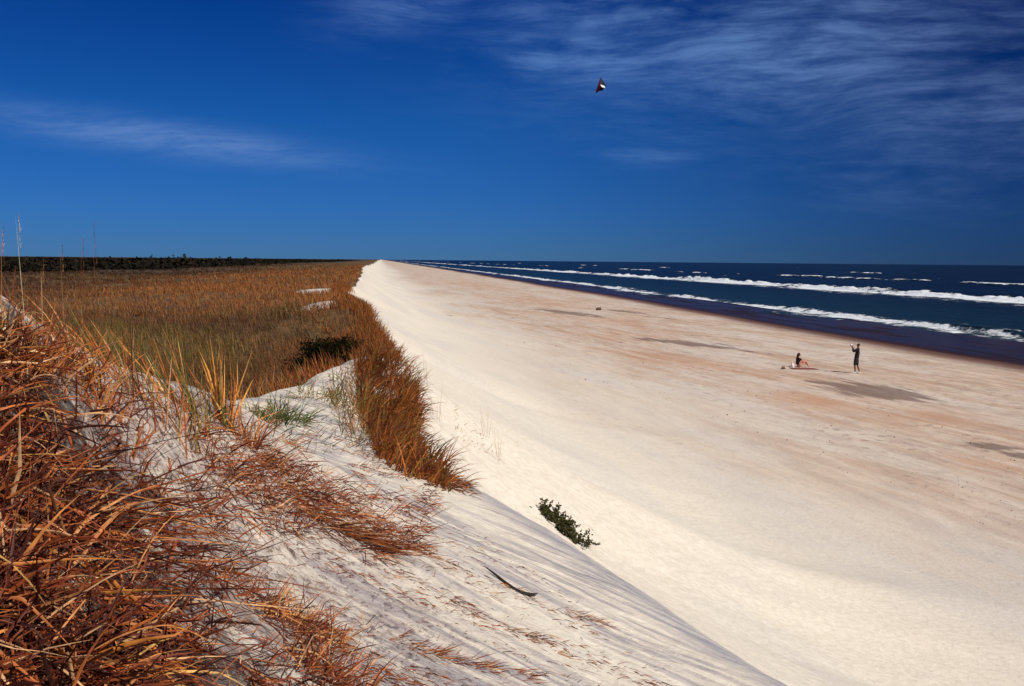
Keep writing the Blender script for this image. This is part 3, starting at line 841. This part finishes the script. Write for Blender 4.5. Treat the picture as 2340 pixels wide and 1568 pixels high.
tuft(60, 1480, 90, (.10, .30), (.003, .007), ('dark', 'straw'), 'dark shaded straw tuft in the bottom left corner', G1, spread=.7, mean=(.3, -.2, .4), radius=.10, kink=.5)
tuft(330, 1420, 80, (.08, .24), (.003, .006), ('straw', 'dark'), 'low straw tuft near the bottom, under the long sweeping stems', G1, spread=.7, mean=(.3, -.2, .4), radius=.08, kink=.5)
tuft(540, 1100, 220, (.08, .26), (.003, .007), ('straw', 'dark'), 'brown straw tuft beneath the golden grass clump', G1, spread=.6, mean=(.4, -.3, .3), radius=.15, kink=.4)
tuft(655, 1115, 480, (.08, .28), (.004, .008), ('straw', 'dark'), 'rust brown straw tuft sprawling over the bare white sand', G1, spread=.38, mean=(.7, -.45, .15), radius=.22, stretch=(1.3, 1), kink=.3)
tuft(790, 1215, 200, (.12, .38), (.003, .006), ('dark', 'straw'), 'dark strand of fallen straw pointing down to bare grey sand', G1, spread=.10, mean=(.8, -.5, .02), radius=.09, stretch=(1.6, .4), droop=(0, .15))
tuft(700, 1440, 200, (.06, .19), (.003, .006), ('gold', 'straw'), 'bushy orange straw tuft at the bottom centre left', G1, spread=.55, mean=(.2, -.05, .7), radius=.08, kink=.3)
tuft(750, 1540, 190, (.06, .20), (.003, .006), ('straw', 'dark'), 'shadowed straw tuft at the bottom edge below the bushy orange one', G1, spread=.55, mean=(.2, -.05, .6), radius=.07, kink=.3)
tuft(610, 1400, 120, (.06, .20), (.003, .006), ('dark', 'straw'), 'dark red straw tuft left of the bushy orange one', G1, spread=.6, mean=(.4, -.2, .3), radius=.09, kink=.4)
tuft(1005, 1105, 300, (.10, .26), (.005, .010), ('rust', 'dark'), 'tongue of rusty straw at the lower end of the dune edge grass', G1, spread=.3, mean=(.6, -.5, .2), radius=.16, stretch=(.9, 1.5))
tuft(1020, 1500, 220, (.03, .12), (.002, .005), ('dark', 'straw'), 'thin line of red brown litter caught on the bottom slope', G1, spread=.2, mean=(.8, -.3, .1), radius=.09, stretch=(2.4, .4), droop=(0, .3))
tuft(1200, 1450, 110, (.03, .11), (.002, .005), ('dark',), 'small dark red wisp of straw right of the bottom litter line', G1, spread=.2, mean=(.8, -.6, .1), radius=.035, stretch=(1.7, .6))
tuft(1335, 1410, 90, (.04, .12), (.002, .004), ('straw',), 'small pale orange straw wisp below the black stick', G1, spread=.2, mean=(.8, -.4, .1), radius=.045, stretch=(1.6, .6))
tuft(1040, 1370, 80, (.03, .10), (.002, .005), ('dark',), 'little dark straw wisp left of the black stick', G1, spread=.2, mean=(.7, -.7, .1), radius=.03)
tuft(945, 1255, 110, (.04, .13), (.002, .005), ('dark', 'straw'), 'reddish straw wisp on grey sand above the black stick', G1, spread=.25, mean=(.8, -.5, .08), radius=.07, stretch=(1.8, .5))

G2 = 'upright grass clumps on the crest of the near mound'
tuft(508, 965, 34, (.24, .50), (.006, .012), ('gold',), 'tall golden upright grass clump in front of the brown field', G2, spread=.12, mean=(-.10, .05, 1), radius=.035, droop=(0, .4))
tuft(440, 945, 60, (.20, .52), (.005, .009), ('olive', 'green', 'gold'), 'green and gold grass clump leaning left of the tall golden one', G2, spread=.16, mean=(-.30, .05, 1), radius=.10, droop=(.1, .6))
tuft(300, 895, 110, (.16, .40), (.004, .008), ('straw', 'olive'), 'loose clump of leaning grass on the mound crest', G2, spread=.22, mean=(-.3, .05, 1), radius=.18, droop=(.1, .7))
tuft(180, 865, 130, (.10, .26), (.004, .008), ('straw', 'rust'), 'pinkish curled grass clump near the left of the mound crest', G2, spread=.3, mean=(-.1, .05, .9), radius=.14, droop=(.5, 2.2), kink=.3)
tuft(400, 870, 110, (.22, .56), (.004, .008), ('field', 'rust', 'straw'), 'thin brown arching grass behind the mound crest', G2, spread=.2, mean=(-.38, .05, 1), radius=.25, droop=(.2, .9))
tuft(548, 1000, 60, (.12, .32), (.005, .009), ('gold', 'straw'), 'short orange grass clump just right of the tall golden one', G2, spread=.2, mean=(0, 0, 1), radius=.06)
tuft(645, 960, 230, (.16, .38), (.006, .011), ('green',), 'fresh green grass tuft on the white sand ridge', G2, spread=.4, mean=(.2, -.3, .6), radius=.15, droop=(.4, 1.6))
tuft(590, 945, 90, (.12, .30), (.005, .010), ('green', 'pale'), 'pale green grass tuft at the left foot of the white ridge', G2, spread=.4, mean=(.1, -.3, .6), radius=.14, droop=(.4, 1.6))
tuft(750, 915, 110, (.14, .32), (.006, .011), ('olive', 'green', 'pale'), 'sparse olive grass tuft high on the white sand ridge', G2, spread=.4, mean=(.2, -.3, .7), radius=.25, droop=(.4, 1.6))
tuft(825, 930, 200, (.2, .42), (.007, .012), ('olive', 'rust'), 'olive and rust grass tuft where the white ridge meets the dune edge', G2, spread=.35, mean=(.1, -.2, .8), radius=.24, droop=(.3, 1.2))
tuft(14, 790, 11, (.13, .24), (.009, .017), ('pale',), 'pale cream curled dry leaves at the far left of the mound crest', None, spread=.25, mean=(.05, 0, 1), radius=.015, droop=(.8, 3.0), kink=.5, name='dried_leaves', cat='dried leaves')
tuft(20, 860, 22, (.08, .17), (.006, .012), ('pale', 'straw'), 'limp pale dry leaves below the curled cream ones', None, spread=.3, mean=(.2, -.3, .4), radius=.04, droop=(.5, 1.8), name='dried_leaves', cat='dried leaves')


# tall thin seed stalks against the sky
def stalk(u, v, utop, vtop, label, col='straw', head=True):
    b = hit1(u, v)
    d = (b - Vector(EYE)).dot(fwd)
    top = Vector(at_depth(utop, vtop, d)[0])
    root = bpy.data.objects.new('seed_stalk', None); COL.objects.link(root); root.location = b
    tag(root, label, 'grass stalk', 'tall seed stalks on the near mound')
    vec = np.array(top - b)
    L = np.linalg.norm(vec)
    Heap().add(blades(np.zeros((1, 3)), vec[None] + [[-.02 * L, 0, .02 * L]], np.array([L]), np.array([.0017]), np.array([.08]), tints(1, col) * .7, segs=8, vee=.6)).build('stem', M_STRAW, root)
    if head:
        nh = 16
        tt = np.linspace(.74, .985, nh)
        Heap().add(blades(vec[None] * tt[:, None], lean(nh, tuple(vec / L), .12), np.full(nh, L * .03) + U(.0, .01, nh), U(.0010, .0018, nh), U(.5, 2, nh), tints(nh, col) * .7, segs=3, vee=.3)).build('seed_head', M_STRAW, root)


stalk(62, 800, 42, 492, 'tallest seed stalk, against the sky at the far left', 'pale')
stalk(5, 800, 8, 520, 'seed stalk at the very left edge of the picture')
stalk(242, 880, 214, 512, 'tall dark stalk against the sky, rightmost of the stalks', 'dark')
stalk(195, 870, 190, 545, 'slender stalk just left of the rightmost tall stalk', 'dark')
stalk(98, 800, 100, 596, 'short stalk reaching only the dark thicket line')
stalk(152, 830, 142, 560, 'middle stalk between the short one and the slender one')

# ------------------------------------------------------------------ green plant on the slope below the brink
def sea_rocket():
    us = np.linspace(1240, 1314, 9); vs = np.linspace(1168, 1239, 9)
    P0 = hit(us, vs)
    c = P0[4]
    root = bpy.data.objects.new('beach_plant', None); COL.objects.link(root); root.location = c
    tag(root, 'dark green leafy plant growing on the sand just below the dune brink', 'plant')
    S, Lf = Heap(), Heap()
    for k, p in enumerate(P0):
        n = 11
        d = lean(n, (.15, -.1, .9), .55); ln = U(.08, .19, n) * (1.25 if k not in (1, 7) else .7)
        b = np.repeat((p - c)[None], n, 0) + rng.normal(0, .05, (n, 3)) * [1, 1.4, 0]
        b[:, 2] -= .03
        S.add(blades(b, d, ln, np.full(n, .006), U(0, .5, n), tints(n, 'darkgreen'), segs=4, vee=.5))
        dn = d / np.linalg.norm(d, axis=1)[:, None]
        m = 24
        idx = rng.integers(0, n, n * m)
        pos = b[idx] + dn[idx] * (ln[idx] * U(.3, 1.05, n * m))[:, None] + rng.normal(0, .012, (n * m, 3))
        Lf.add(blades(pos, rng.normal(0, 1, (n * m, 3)) + [0, 0, .5], U(.025, .05, n * m), U(.014, .024, n * m), U(0, .7, n * m), tints(n * m, 'plantgreen'), segs=3, vee=.15))
    S.build('stems', M_BLADE, root); Lf.build('leaves', M_BLADE, root)


PAL['plantgreen'] = [(0.045, 0.065, 0.012), (0.03, 0.045, 0.01), (0.07, 0.08, 0.02), (0.02, 0.03, 0.008)]
sea_rocket()


# ------------------------------------------------------------------ tube helper, stick, bits
def tube(pts, rad, sides=8):
    pts = np.array(pts, float); n = len(pts)
    rad = np.broadcast_to(rad, (n,))
    tg = np.gradient(pts, axis=0); tg /= np.linalg.norm(tg, axis=1)[:, None]
    a = np.cross(tg, [0, 0, 1.0]); bad = np.linalg.norm(a, axis=1) < .05; a[bad] = np.cross(tg[bad], [1.0, 0, 0])
    a /= np.linalg.norm(a, axis=1)[:, None]; b = np.cross(tg, a)
    th = np.linspace(0, 2 * np.pi, sides, endpoint=False)
    V = pts[:, None] + rad[:, None, None] * (np.cos(th)[None, :, None] * a[:, None] + np.sin(th)[None, :, None] * b[:, None])
    V = V.reshape(-1, 3)
    Q = grid_faces(n, sides, True)
    V = np.concatenate([V, pts[:1], pts[-1:]])
    i = np.arange(sides); j = (i + 1) % sides
    cap0 = np.stack([np.full(sides, n * sides), i, j, j], 1)
    cap1 = np.stack([np.full(sides, n * sides + 1), (n - 1) * sides + j, (n - 1) * sides + i, (n - 1) * sides + i], 1)
    return V, Q, cap0[:, :3], cap1[:, :3]


def tube_obj(name, pts, rad, mat, parent=None, loc=None, sides=8):
    V, Q, c0, c1 = tube(pts, rad, sides)
    if loc is not None: V = V - np.array(loc)
    me = bpy.data.meshes.new(name)
    me.from_pydata(V.tolist(), [], Q.tolist() + c0.tolist() + c1.tolist())
    me.polygons.foreach_set('use_smooth', np.ones(len(me.polygons), bool)); me.update()
    me.materials.append(mat)
    o = bpy.data.objects.new(name, me); COL.objects.link(o)
    if parent is not None: o.parent = parent
    if loc is not None: o.location = loc
    return o


M_BLACKWOOD = simple('weathered_black_wood', (0.022, 0.016, 0.014), .7, .5, 60, bump=.5)
us = [1107, 1130, 1150, 1172, 1192, 1212, 1228]; vs = [1302, 1317, 1331, 1346, 1357, 1363, 1365]
pp = hit(us, vs); pp[:, 2] += [.02, .014, .008, .004, .004, .01, .02]
pp = np.stack([np.interp(np.linspace(0, 6, 25), range(7), pp[:, k]) for k in range(3)], 1)
o = tube_obj('stick', pp, np.interp(np.linspace(0, 1, 25), [0, .15, .6, .8, 1], [.002, .006, .011, .011, .003]), M_BLACKWOOD, loc=tuple(pp[12]))
tag(o, 'thin curved black stick lying on the pale near slope', 'stick')

# driftwood lump far down the beach
M_DRIFT = simple('dark_driftwood', (0.09, 0.06, 0.045), .85, .4, 12, bump=.5)
def lump(name, c, size, mat, parent=None, seed=0, rot=0.0):
    n, m = 14, 18
    ph = np.linspace(0, np.pi, n)[:, None]; th = np.linspace(0, 2 * np.pi, m, endpoint=False)[None]
    r = 1 + 0.28 * fbm(np.cos(th) * 2 + ph * 0 + 5, np.sin(th) * 2 + ph * 1.3 + 5, seed, 3)
    x = r * np.sin(ph) * np.cos(th) * size[0]; y = r * np.sin(ph) * np.sin(th) * size[1]; z = r * (np.cos(ph) + th * 0) * size[2] + size[2] * .7
    c_, s_ = math.cos(rot), math.sin(rot)
    V = np.stack([x * c_ - y * s_, x * s_ + y * c_, z], -1).reshape(-1, 3)
    o = mesh_np(name, V, grid_faces(n, m, True)[:, ::-1], mat, parent)
    o.location = c
    return o


c = hit1(1368, 709)
rootd = bpy.data.objects.new('driftwood', None); COL.objects.link(rootd); rootd.location = c
tag(rootd, 'small dark lump of driftwood alone on the distant beach', 'driftwood')
lump('log', (0, 0, 0), (.34, .2, .2), M_DRIFT, rootd, 3)
tube_obj('branch', [(.1, 0, .2), (.25, .05, .42), (.3, .05, .52)], [.05, .035, .02], M_DRIFT, rootd)

# seaweed scraps and footprints' dark bits on the beach
n = 260
p = scatter_px(n, [(1130, 730), (1400, 740), (1800, 860), (2100, 960), (2340, 1000), (2340, 1250), (1700, 1000), (1300, 860), (1150, 790)])
m = len(p)
sc_ = U(.010, .035, m) * np.clip(np.hypot(p[:, 0], p[:, 1]) / 35, .6, 1.8)
r = blades(p + [0, 0, .01], lean(m, (.2, .6, .1), .6), sc_ * 2, sc_, U(.1, .6, m), tints(m, 'dark'), segs=3, kink=.3, vee=.3)
o = Heap().add(r).build('seaweed_scraps', M_BLADE)
tag(o, 'dark scraps of seaweed scattered along the tan tide wrack', 'seaweed', kind='stuff')
H = Heap()
for (u, v) in [(975, 880), (1000, 960), (1110, 1000), (1130, 1050)]:
    a = hit1(u, v); k = 5
    H.add(blades(np.repeat(np.array(a)[None], k, 0) + rng.normal(0, .05, (k, 3)) * [1, 1, 0], lean(k, (-.1, .2, 1), .15), U(.25, .6, k), U(.003, .005, k), U(.1, .5, k), tints(k, 'straw'), segs=5))
p = scatter_px(60, [(1040, 920), (1090, 980), (1150, 1060), (1030, 1000)])
m = len(p)
H.add(blades(p, lean(m, (.3, -.2, .4), .4), U(.04, .10, m), U(.004, .008, m), U(.1, .8, m), tints(m, 'straw'), segs=3))
o = H.build('slope_wisps', M_BLADE)
tag(o, 'a few thin straw wisps on the steep white face below the brink', 'straw', kind='stuff')

# ------------------------------------------------------------------ people
def skin_mesh(name, chains, mat, parent, sub=1, rootv=0):
    """chains: list of lists of ((x,y,z), rx, ry); the first point of a later chain may be an index into the vertex list"""
    verts, edges, rad = [], [], []
    for ch in chains:
        prev = None
        for q in ch:
            if isinstance(q, int):
                prev = q; continue
            verts.append(q[0]); rad.append((q[1], q[2] if len(q) > 2 else q[1]))
            i = len(verts) - 1
            if prev is not None: edges.append((prev, i))
            prev = i
    me = bpy.data.meshes.new(name)
    me.from_pydata(verts, edges, [])
    me.materials.append(mat)
    o = bpy.data.objects.new(name, me); COL.objects.link(o); o.parent = parent
    s = o.modifiers.new('skin', 'SKIN'); s.use_smooth_shade = True
    sv = me.skin_vertices[0].data
    for i, (a, b) in enumerate(rad):
        sv[i].radius = (a, b); sv[i].use_root = (i == rootv)
    ss = o.modifiers.new('sub', 'SUBSURF'); ss.levels = sub; ss.render_levels = sub
    return o


M_SKIN = simple('shaded_skin', (0.17, 0.055, 0.038), .5, .1)  # skin colour darkened to stand in for shade on the legs
M_SKINP = simple('pale_pink_skin', (0.62, 0.27, 0.20), .5, .1)
M_BLACK = simple('black_cloth', (0.010, 0.010, 0.014), .8, .4, bump=.2)
M_DARKS = simple('dark_shorts_cloth', (0.018, 0.016, 0.018), .8, .4)
M_WHITE = simple('white_canvas', (0.78, 0.74, 0.72), .7, .05)
M_HAIR = simple('dark_hair', (0.014, 0.009, 0.007), .6, .4, 80)
M_MAROON = simple('maroon_cloth', (0.16, 0.015, 0.02), .8, .3)
M_TOWEL = simple('red_towel_cloth', (0.20, 0.06, 0.04), .9, .2)
M_BAG = simple('brown_bag_cloth', (0.14, 0.075, 0.045), .85, .3)


def fingers(wrist, direction, side, sk=.0085):
    """palm + five bent fingers as chains rooted at the palm; returns chains starting from palm point"""
    d = Vector(direction).normalized(); s = Vector(side).normalized(); nn = d.cross(s).normalized()
    w0 = Vector(wrist)
    return d, s, nn, w0


def hand_chains(wi, wrist, direction, side, base_index):
    d, s, nn, w0 = fingers(wrist, direction, side)
    out = [[wi, (tuple(w0 + d * .05), .032, .016)]]
    pi = base_index
    for k, (off, ln) in enumerate([(-.030, .062), (-.010, .075), (.010, .072), (.029, .056)]):
        a = w0 + d * .095 + s * off
        out.append([pi, (tuple(a), .0095, .009), (tuple(a + d * ln * .5 + nn * .012), .0085, .008), (tuple(a + d * ln * .75 + nn * .035), .0075, .007)])
    a = w0 + d * .045 - s * .045
    out.append([pi, (tuple(a), .011, .010), (tuple(a + d * .04 - s * .01 + nn * .015), .009, .009)])
    return out


def build_body(name, J, mat, parent):
    """J holds joint positions; one continuous skinned surface with head, hands and feet"""
    ch = []
    V = lambda k: tuple(J[k])
    pel = Vector(J['pelvis']); chest = Vector(J['chest']); neck = Vector(J['neck']); head = Vector(J['head'])
    ab = pel.lerp(chest, .5)
    cnt = 0
    ch.append([(tuple(pel), .14, .10), (tuple(ab), .12, .09), (tuple(chest), .145, .10), (tuple(neck), .055, .055),
               (tuple(neck.lerp(head, .5)), .058, .06), (tuple(head), .078, .095), (tuple(head + (head - neck).normalized() * .08), .06, .075)])
    cnt = 7
    for sd_ in ('L', 'R'):
        sh, elb, wr = Vector(J['shoulder' + sd_]), Vector(J['elbow' + sd_]), Vector(J['wrist' + sd_])
        ch.append([2, (tuple(sh), .058), (tuple(sh.lerp(elb, .5)), .046), (tuple(elb), .038), (tuple(elb.lerp(wr, .4)), .037), (tuple(wr), .025)])
        wi = cnt + 4
        cnt += 5
        hd = (wr - elb).normalized(); side = hd.cross(Vector((0, 0, 1)))
        if side.length < .1: side = Vector((1, 0, 0))
        hc = hand_chains(wi, wr, hd, side, cnt)
        ch += hc; cnt += 1 + 4 * 3 + 2
    for sd_ in ('L', 'R'):
        hp, kn, an, to = Vector(J['hip' + sd_]), Vector(J['knee' + sd_]), Vector(J['ankle' + sd_]), Vector(J['toe' + sd_])
        ch.append([0, (tuple(hp), .088), (tuple(hp.lerp(kn, .5)), .074), (tuple(kn), .055), (tuple(kn.lerp(an, .35)), .056), (tuple(an), .036), (tuple(to), .036, .022)])
        cnt += 6
    return skin_mesh(name, ch, mat, parent, 1, 0)


def face(parent, head, look, mat_hair, upv=(0, 0, 1)):
    h = Vector(head); l = Vector(look).normalized(); u_ = Vector(upv); s = l.cross(u_).normalized(); u_ = s.cross(l)
    def dot(name, p, r, mat):
        o = lump(name, tuple(p), (r, r, r), mat, parent, 1); return o
    for k in (-1, 1):
        dot('eye', h + l * .088 + s * .032 * k + u_ * .0, .010, M_WHITE)
        dot('ear', h + s * .080 * k - u_ * .015, .022, M_SKIN)
    tube_obj('nose', [tuple(h + l * .09 + u_ * .0), tuple(h + l * .115 - u_ * .03), tuple(h + l * .095 - u_ * .035)], [.008, .014, .008], M_SKIN, parent)
    tube_obj('mouth', [tuple(h + l * .088 - u_ * .055 - s * .022), tuple(h + l * .095 - u_ * .057), tuple(h + l * .088 - u_ * .055 + s * .022)], [.004, .006, .004], M_MAROON, parent)


def person(name, loc, rot, label):
    r = bpy.data.objects.new(name, None); COL.objects.link(r); r.location = loc; r.rotation_euler = (0, 0, rot)
    return tag(r, label, 'person')


# standing kite flyer; local +Y is forward
c = hit1(1957, 853.5)
fy = person('person', c, math.atan2(0.85, 0.52), 'standing person in black clothes with raised arms and white shoes, flying a kite')
J = dict(pelvis=(0, .02, .95), chest=(0, -.03, 1.34), neck=(0, -.05, 1.50), head=(0, -.04, 1.63),
         shoulderL=(-.19, -.03, 1.42), elbowL=(-.24, .20, 1.24), wristL=(-.12, .27, 1.50),
         shoulderR=(.19, -.03, 1.42), elbowR=(.24, .20, 1.28), wristR=(.09, .27, 1.54),
         hipL=(-.10, .02, .90), kneeL=(-.11, .10, .50), ankleL=(-.10, .06, .09), toeL=(-.11, .20, .03),
         hipR=(.10, .02, .90), kneeR=(.11, -.02, .49), ankleR=(.12, -.16, .09), toeR=(.13, -.02, .03))
build_body('body', J, M_SKIN, fy)
# long loose shirt with sleeves
skin_mesh('shirt', [[((0, .02, .80), .20, .155), ((0, .01, 1.0), .185, .14), ((0, -.02, 1.2), .185, .135), ((0, -.03, 1.36), .18, .125), ((0, -.045, 1.46), .09, .08)],
                    [3, ((-.20, -.03, 1.41), .080), ((-.24, .19, 1.25), .062), ((-.17, .24, 1.39), .050)],
                    [3, ((.20, -.03, 1.41), .080), ((.24, .19, 1.29), .062), ((.15, .24, 1.43), .050)]], M_BLACK, fy)
skin_mesh('shorts', [[((0, .02, 1.04), .165, .125), ((0, .02, .86), .18, .14)], [1, ((-.11, .05, .74), .115), ((-.12, .10, .46), .100)], [1, ((.11, .01, .74), .115), ((.12, -.02, .45), .100)]], M_DARKS, fy)
for s_, (a, tt) in (('L', (J['ankleL'], J['toeL'])), ('R', (J['ankleR'], J['toeR']))):
    skin_mesh('shoe', [[((a[0], a[1] - .05, .05), .05, .05), ((a[0], a[1] + .02, .055), .052, .05), ((tt[0], tt[1], .045), .05, .04), ((tt[0], tt[1] + .06, .038), .035, .03)]], M_WHITE, fy)
skin_mesh('hair', [[((0, -.06, 1.58), .075, .07), ((0, -.075, 1.66), .095, .095), ((0, -.03, 1.735), .075, .085)]], M_HAIR, fy)
face(fy, (0, -.035, 1.645), (0, 1, .45), M_HAIR)
# line reel held in the hands (held thing stays top level)
rl = fy.matrix_world
mw = Matrix.Translation(c) @ Matrix.Rotation(fy.rotation_euler.z, 4, 'Z')
rc_ = mw @ Vector((-.02, .34, 1.60))
reel = bpy.data.objects.new('kite_reel', None); COL.objects.link(reel); reel.location = rc_; reel.rotation_euler = (0, 0, fy.rotation_euler.z)
tag(reel, 'pale kite line reel held up in the standing person\'s hands', 'reel')
tube_obj('spool', [(-.045, 0, .02), (-.02, 0, .02), (.02, 0, .02), (.045, 0, .02)], [.075, .06, .06, .075], M_WHITE, reel, sides=14)
tube_obj('handle', [(-.13, 0, .0), (0, 0, .01), (.12, 0, .02)], [.013, .013, .013], M_BAG, reel)

# seated person; local +Y is forward (towards the right of the picture)
c = hit1(1823, 839.5)
ps_ = person('person', c, math.atan2(-0.95, 0.15), 'seated person with long dark hair and bare pink legs, on the sand')
J = dict(pelvis=(0, 0, .12), chest=(0, .02, .50), neck=(0, .05, .64), head=(0, .09, .76),
         shoulderL=(-.17, .03, .55), elbowL=(-.22, .22, .36), wristL=(-.14, .44, .42),
         shoulderR=(.17, .03, .55), elbowR=(.22, .22, .36), wristR=(.14, .44, .42),
         hipL=(-.10, .06, .12), kneeL=(-.14, .50, .38), ankleL=(-.13, .80, .07), toeL=(-.13, .96, .03),
         hipR=(.10, .06, .12), kneeR=(.14, .44, .42), ankleR=(.12, .68, .07), toeR=(.12, .84, .03))
build_body('body', J, M_SKINP, ps_)
skin_mesh('top', [[((0, -.01, .13), .175, .135), ((0, 0, .30), .15, .12), ((0, .02, .46), .165, .12), ((0, .035, .56), .10, .08)],
                  [2, ((-.17, .03, .54), .068), ((-.20, .12, .45), .058)], [2, ((.17, .03, .54), .068), ((.20, .12, .45), .058)]], M_BLACK, ps_)
skin_mesh('hair', [[((0, .12, .83), .07, .08), ((0, .04, .83), .10, .095), ((0, -.01, .72), .10, .075), ((0, -.05, .58), .10, .055), ((0, -.07, .42), .085, .04), ((0, -.06, .30), .05, .03)]], M_HAIR, ps_)
face(ps_, (0, .10, .77), (0, 1, -.05), M_HAIR)


def pillow(name, c, sx_, sy_, sz_, mat, rot, label, cat, strap=False):
    root = bpy.data.objects.new(name, None); COL.objects.link(root); root.location = c; root.rotation_euler = (0, 0, rot)
    tag(root, label, cat)
    lump('bag_body', (0, 0, -sz_ * .2), (sx_, sy_, sz_), mat, root, 9)
    tube_obj('strap', [(-sx_ * .6, 0, sz_ * 1.3), (-sx_ * .35, 0, sz_ * 2.1), (sx_ * .35, 0, sz_ * 2.1), (sx_ * .6, 0, sz_ * 1.3)], [.014] * 4, mat, root)


c = hit1(1790, 844)
pillow('bag', c, .14, .10, .10, M_BAG, .3, 'small brown bag on the sand left of the seated person', 'bag')
c = hit1(1811, 839.5)
pillow('bag', c, .10, .10, .17, M_WHITE, .3, 'upright white bag right behind the seated person\'s back', 'bag')
# towel under the seated person
c = hit1(1830, 843)
xs0 = np.linspace(-.60, .95, 30); ys0 = np.linspace(-.42, .42, 14)
TX, TY = np.meshgrid(xs0, ys0, indexing='ij')
ca, sa = math.cos(-.05), math.sin(-.05)
wx, wy = c.x + TX * ca - TY * sa * .7, c.y + TX * sa + TY * ca
tz_ = ground(wx.ravel(), wy.ravel()).reshape(wx.shape) + .012 + .012 * (fbm(wx * 4, wy * 4, 3, 3) + .6)
Vt = np.stack([wx, wy, tz_], -1).reshape(-1, 3)
Vb = Vt - [0, 0, .012]
nq = len(Vt)
ft = grid_faces(30, 14)
o = mesh_np('towel', np.concatenate([Vt, Vb]), np.concatenate([ft[:, ::-1], ft + nq]), M_TOWEL, loc=tuple(c))
tag(o, 'red towel spread on the sand under the seated person', 'towel')


# ------------------------------------------------------------------ kite
M_KITE = simple('dark_maroon_sail', (0.13, 0.006, 0.018), .6, .3)
M_KITEN = simple('navy_sail', (0.004, 0.006, 0.022), .6, .3)
M_SPAR = simple('spar', (0.02, 0.02, 0.02), .4, .1)
kp = Vector(at_depth(1373, 197, 88)[0])
kite = bpy.data.objects.new('kite', None); COL.objects.link(kite); kite.location = kp
tag(kite, 'small dark maroon delta kite with a white panel high in the blue sky', 'kite')


def sail(name, pts, mat, th=.012, bulge=.0):
    v = [Vector(p) for p in pts]; n = len(v)
    nr = (v[1] - v[0]).cross(v[2] - v[0]).normalized() * th
    cen = sum(v, Vector()) / n + nr.normalized() * bulge
    A = [tuple(p) for p in v] + [tuple(cen)]; B = [tuple(p + nr) for p in v] + [tuple(cen + nr)]
    F_ = [(i, (i + 1) % n, n) for i in range(n)] + [(n + 1 + (i + 1) % n, n + 1 + i, 2 * n + 1) for i in range(n)] + [(i, n + 1 + i, n + 1 + (i + 1) % n, (i + 1) % n) for i in range(n)]
    me = bpy.data.meshes.new(name); me.from_pydata(A + B, [], F_); me.materials.append(mat)
    o = bpy.data.objects.new(name, me); COL.objects.link(o); o.parent = kite
    return o


nose = (-.02, .10, .78); tailp = (-.10, -.05, -.42); lw = (-.42, .30, -.62); rw = (.52, .25, .12)
sail('left_sail', [nose, lw, tailp], M_KITE, bulge=.05)
sail('right_sail', [nose, tailp, (.16, .04, -.40), rw], M_KITEN, bulge=.05)
sail('keel', [(-.05, -.02, .12), (-.02, -.32, -.12), (.34, -.22, -.20), (.30, -.04, .02)], M_WHITE)
tube_obj('spine', [nose, tailp], [.012, .012], M_SPAR, kite)
for e in (lw, rw): tube_obj('leading_edge_spar', [nose, e], [.012, .012], M_SPAR, kite)
tube_obj('spreader', [tuple(Vector(nose).lerp(Vector(lw), .6)), tuple(Vector(nose).lerp(Vector(rw), .6))], [.01, .01], M_SPAR, kite)
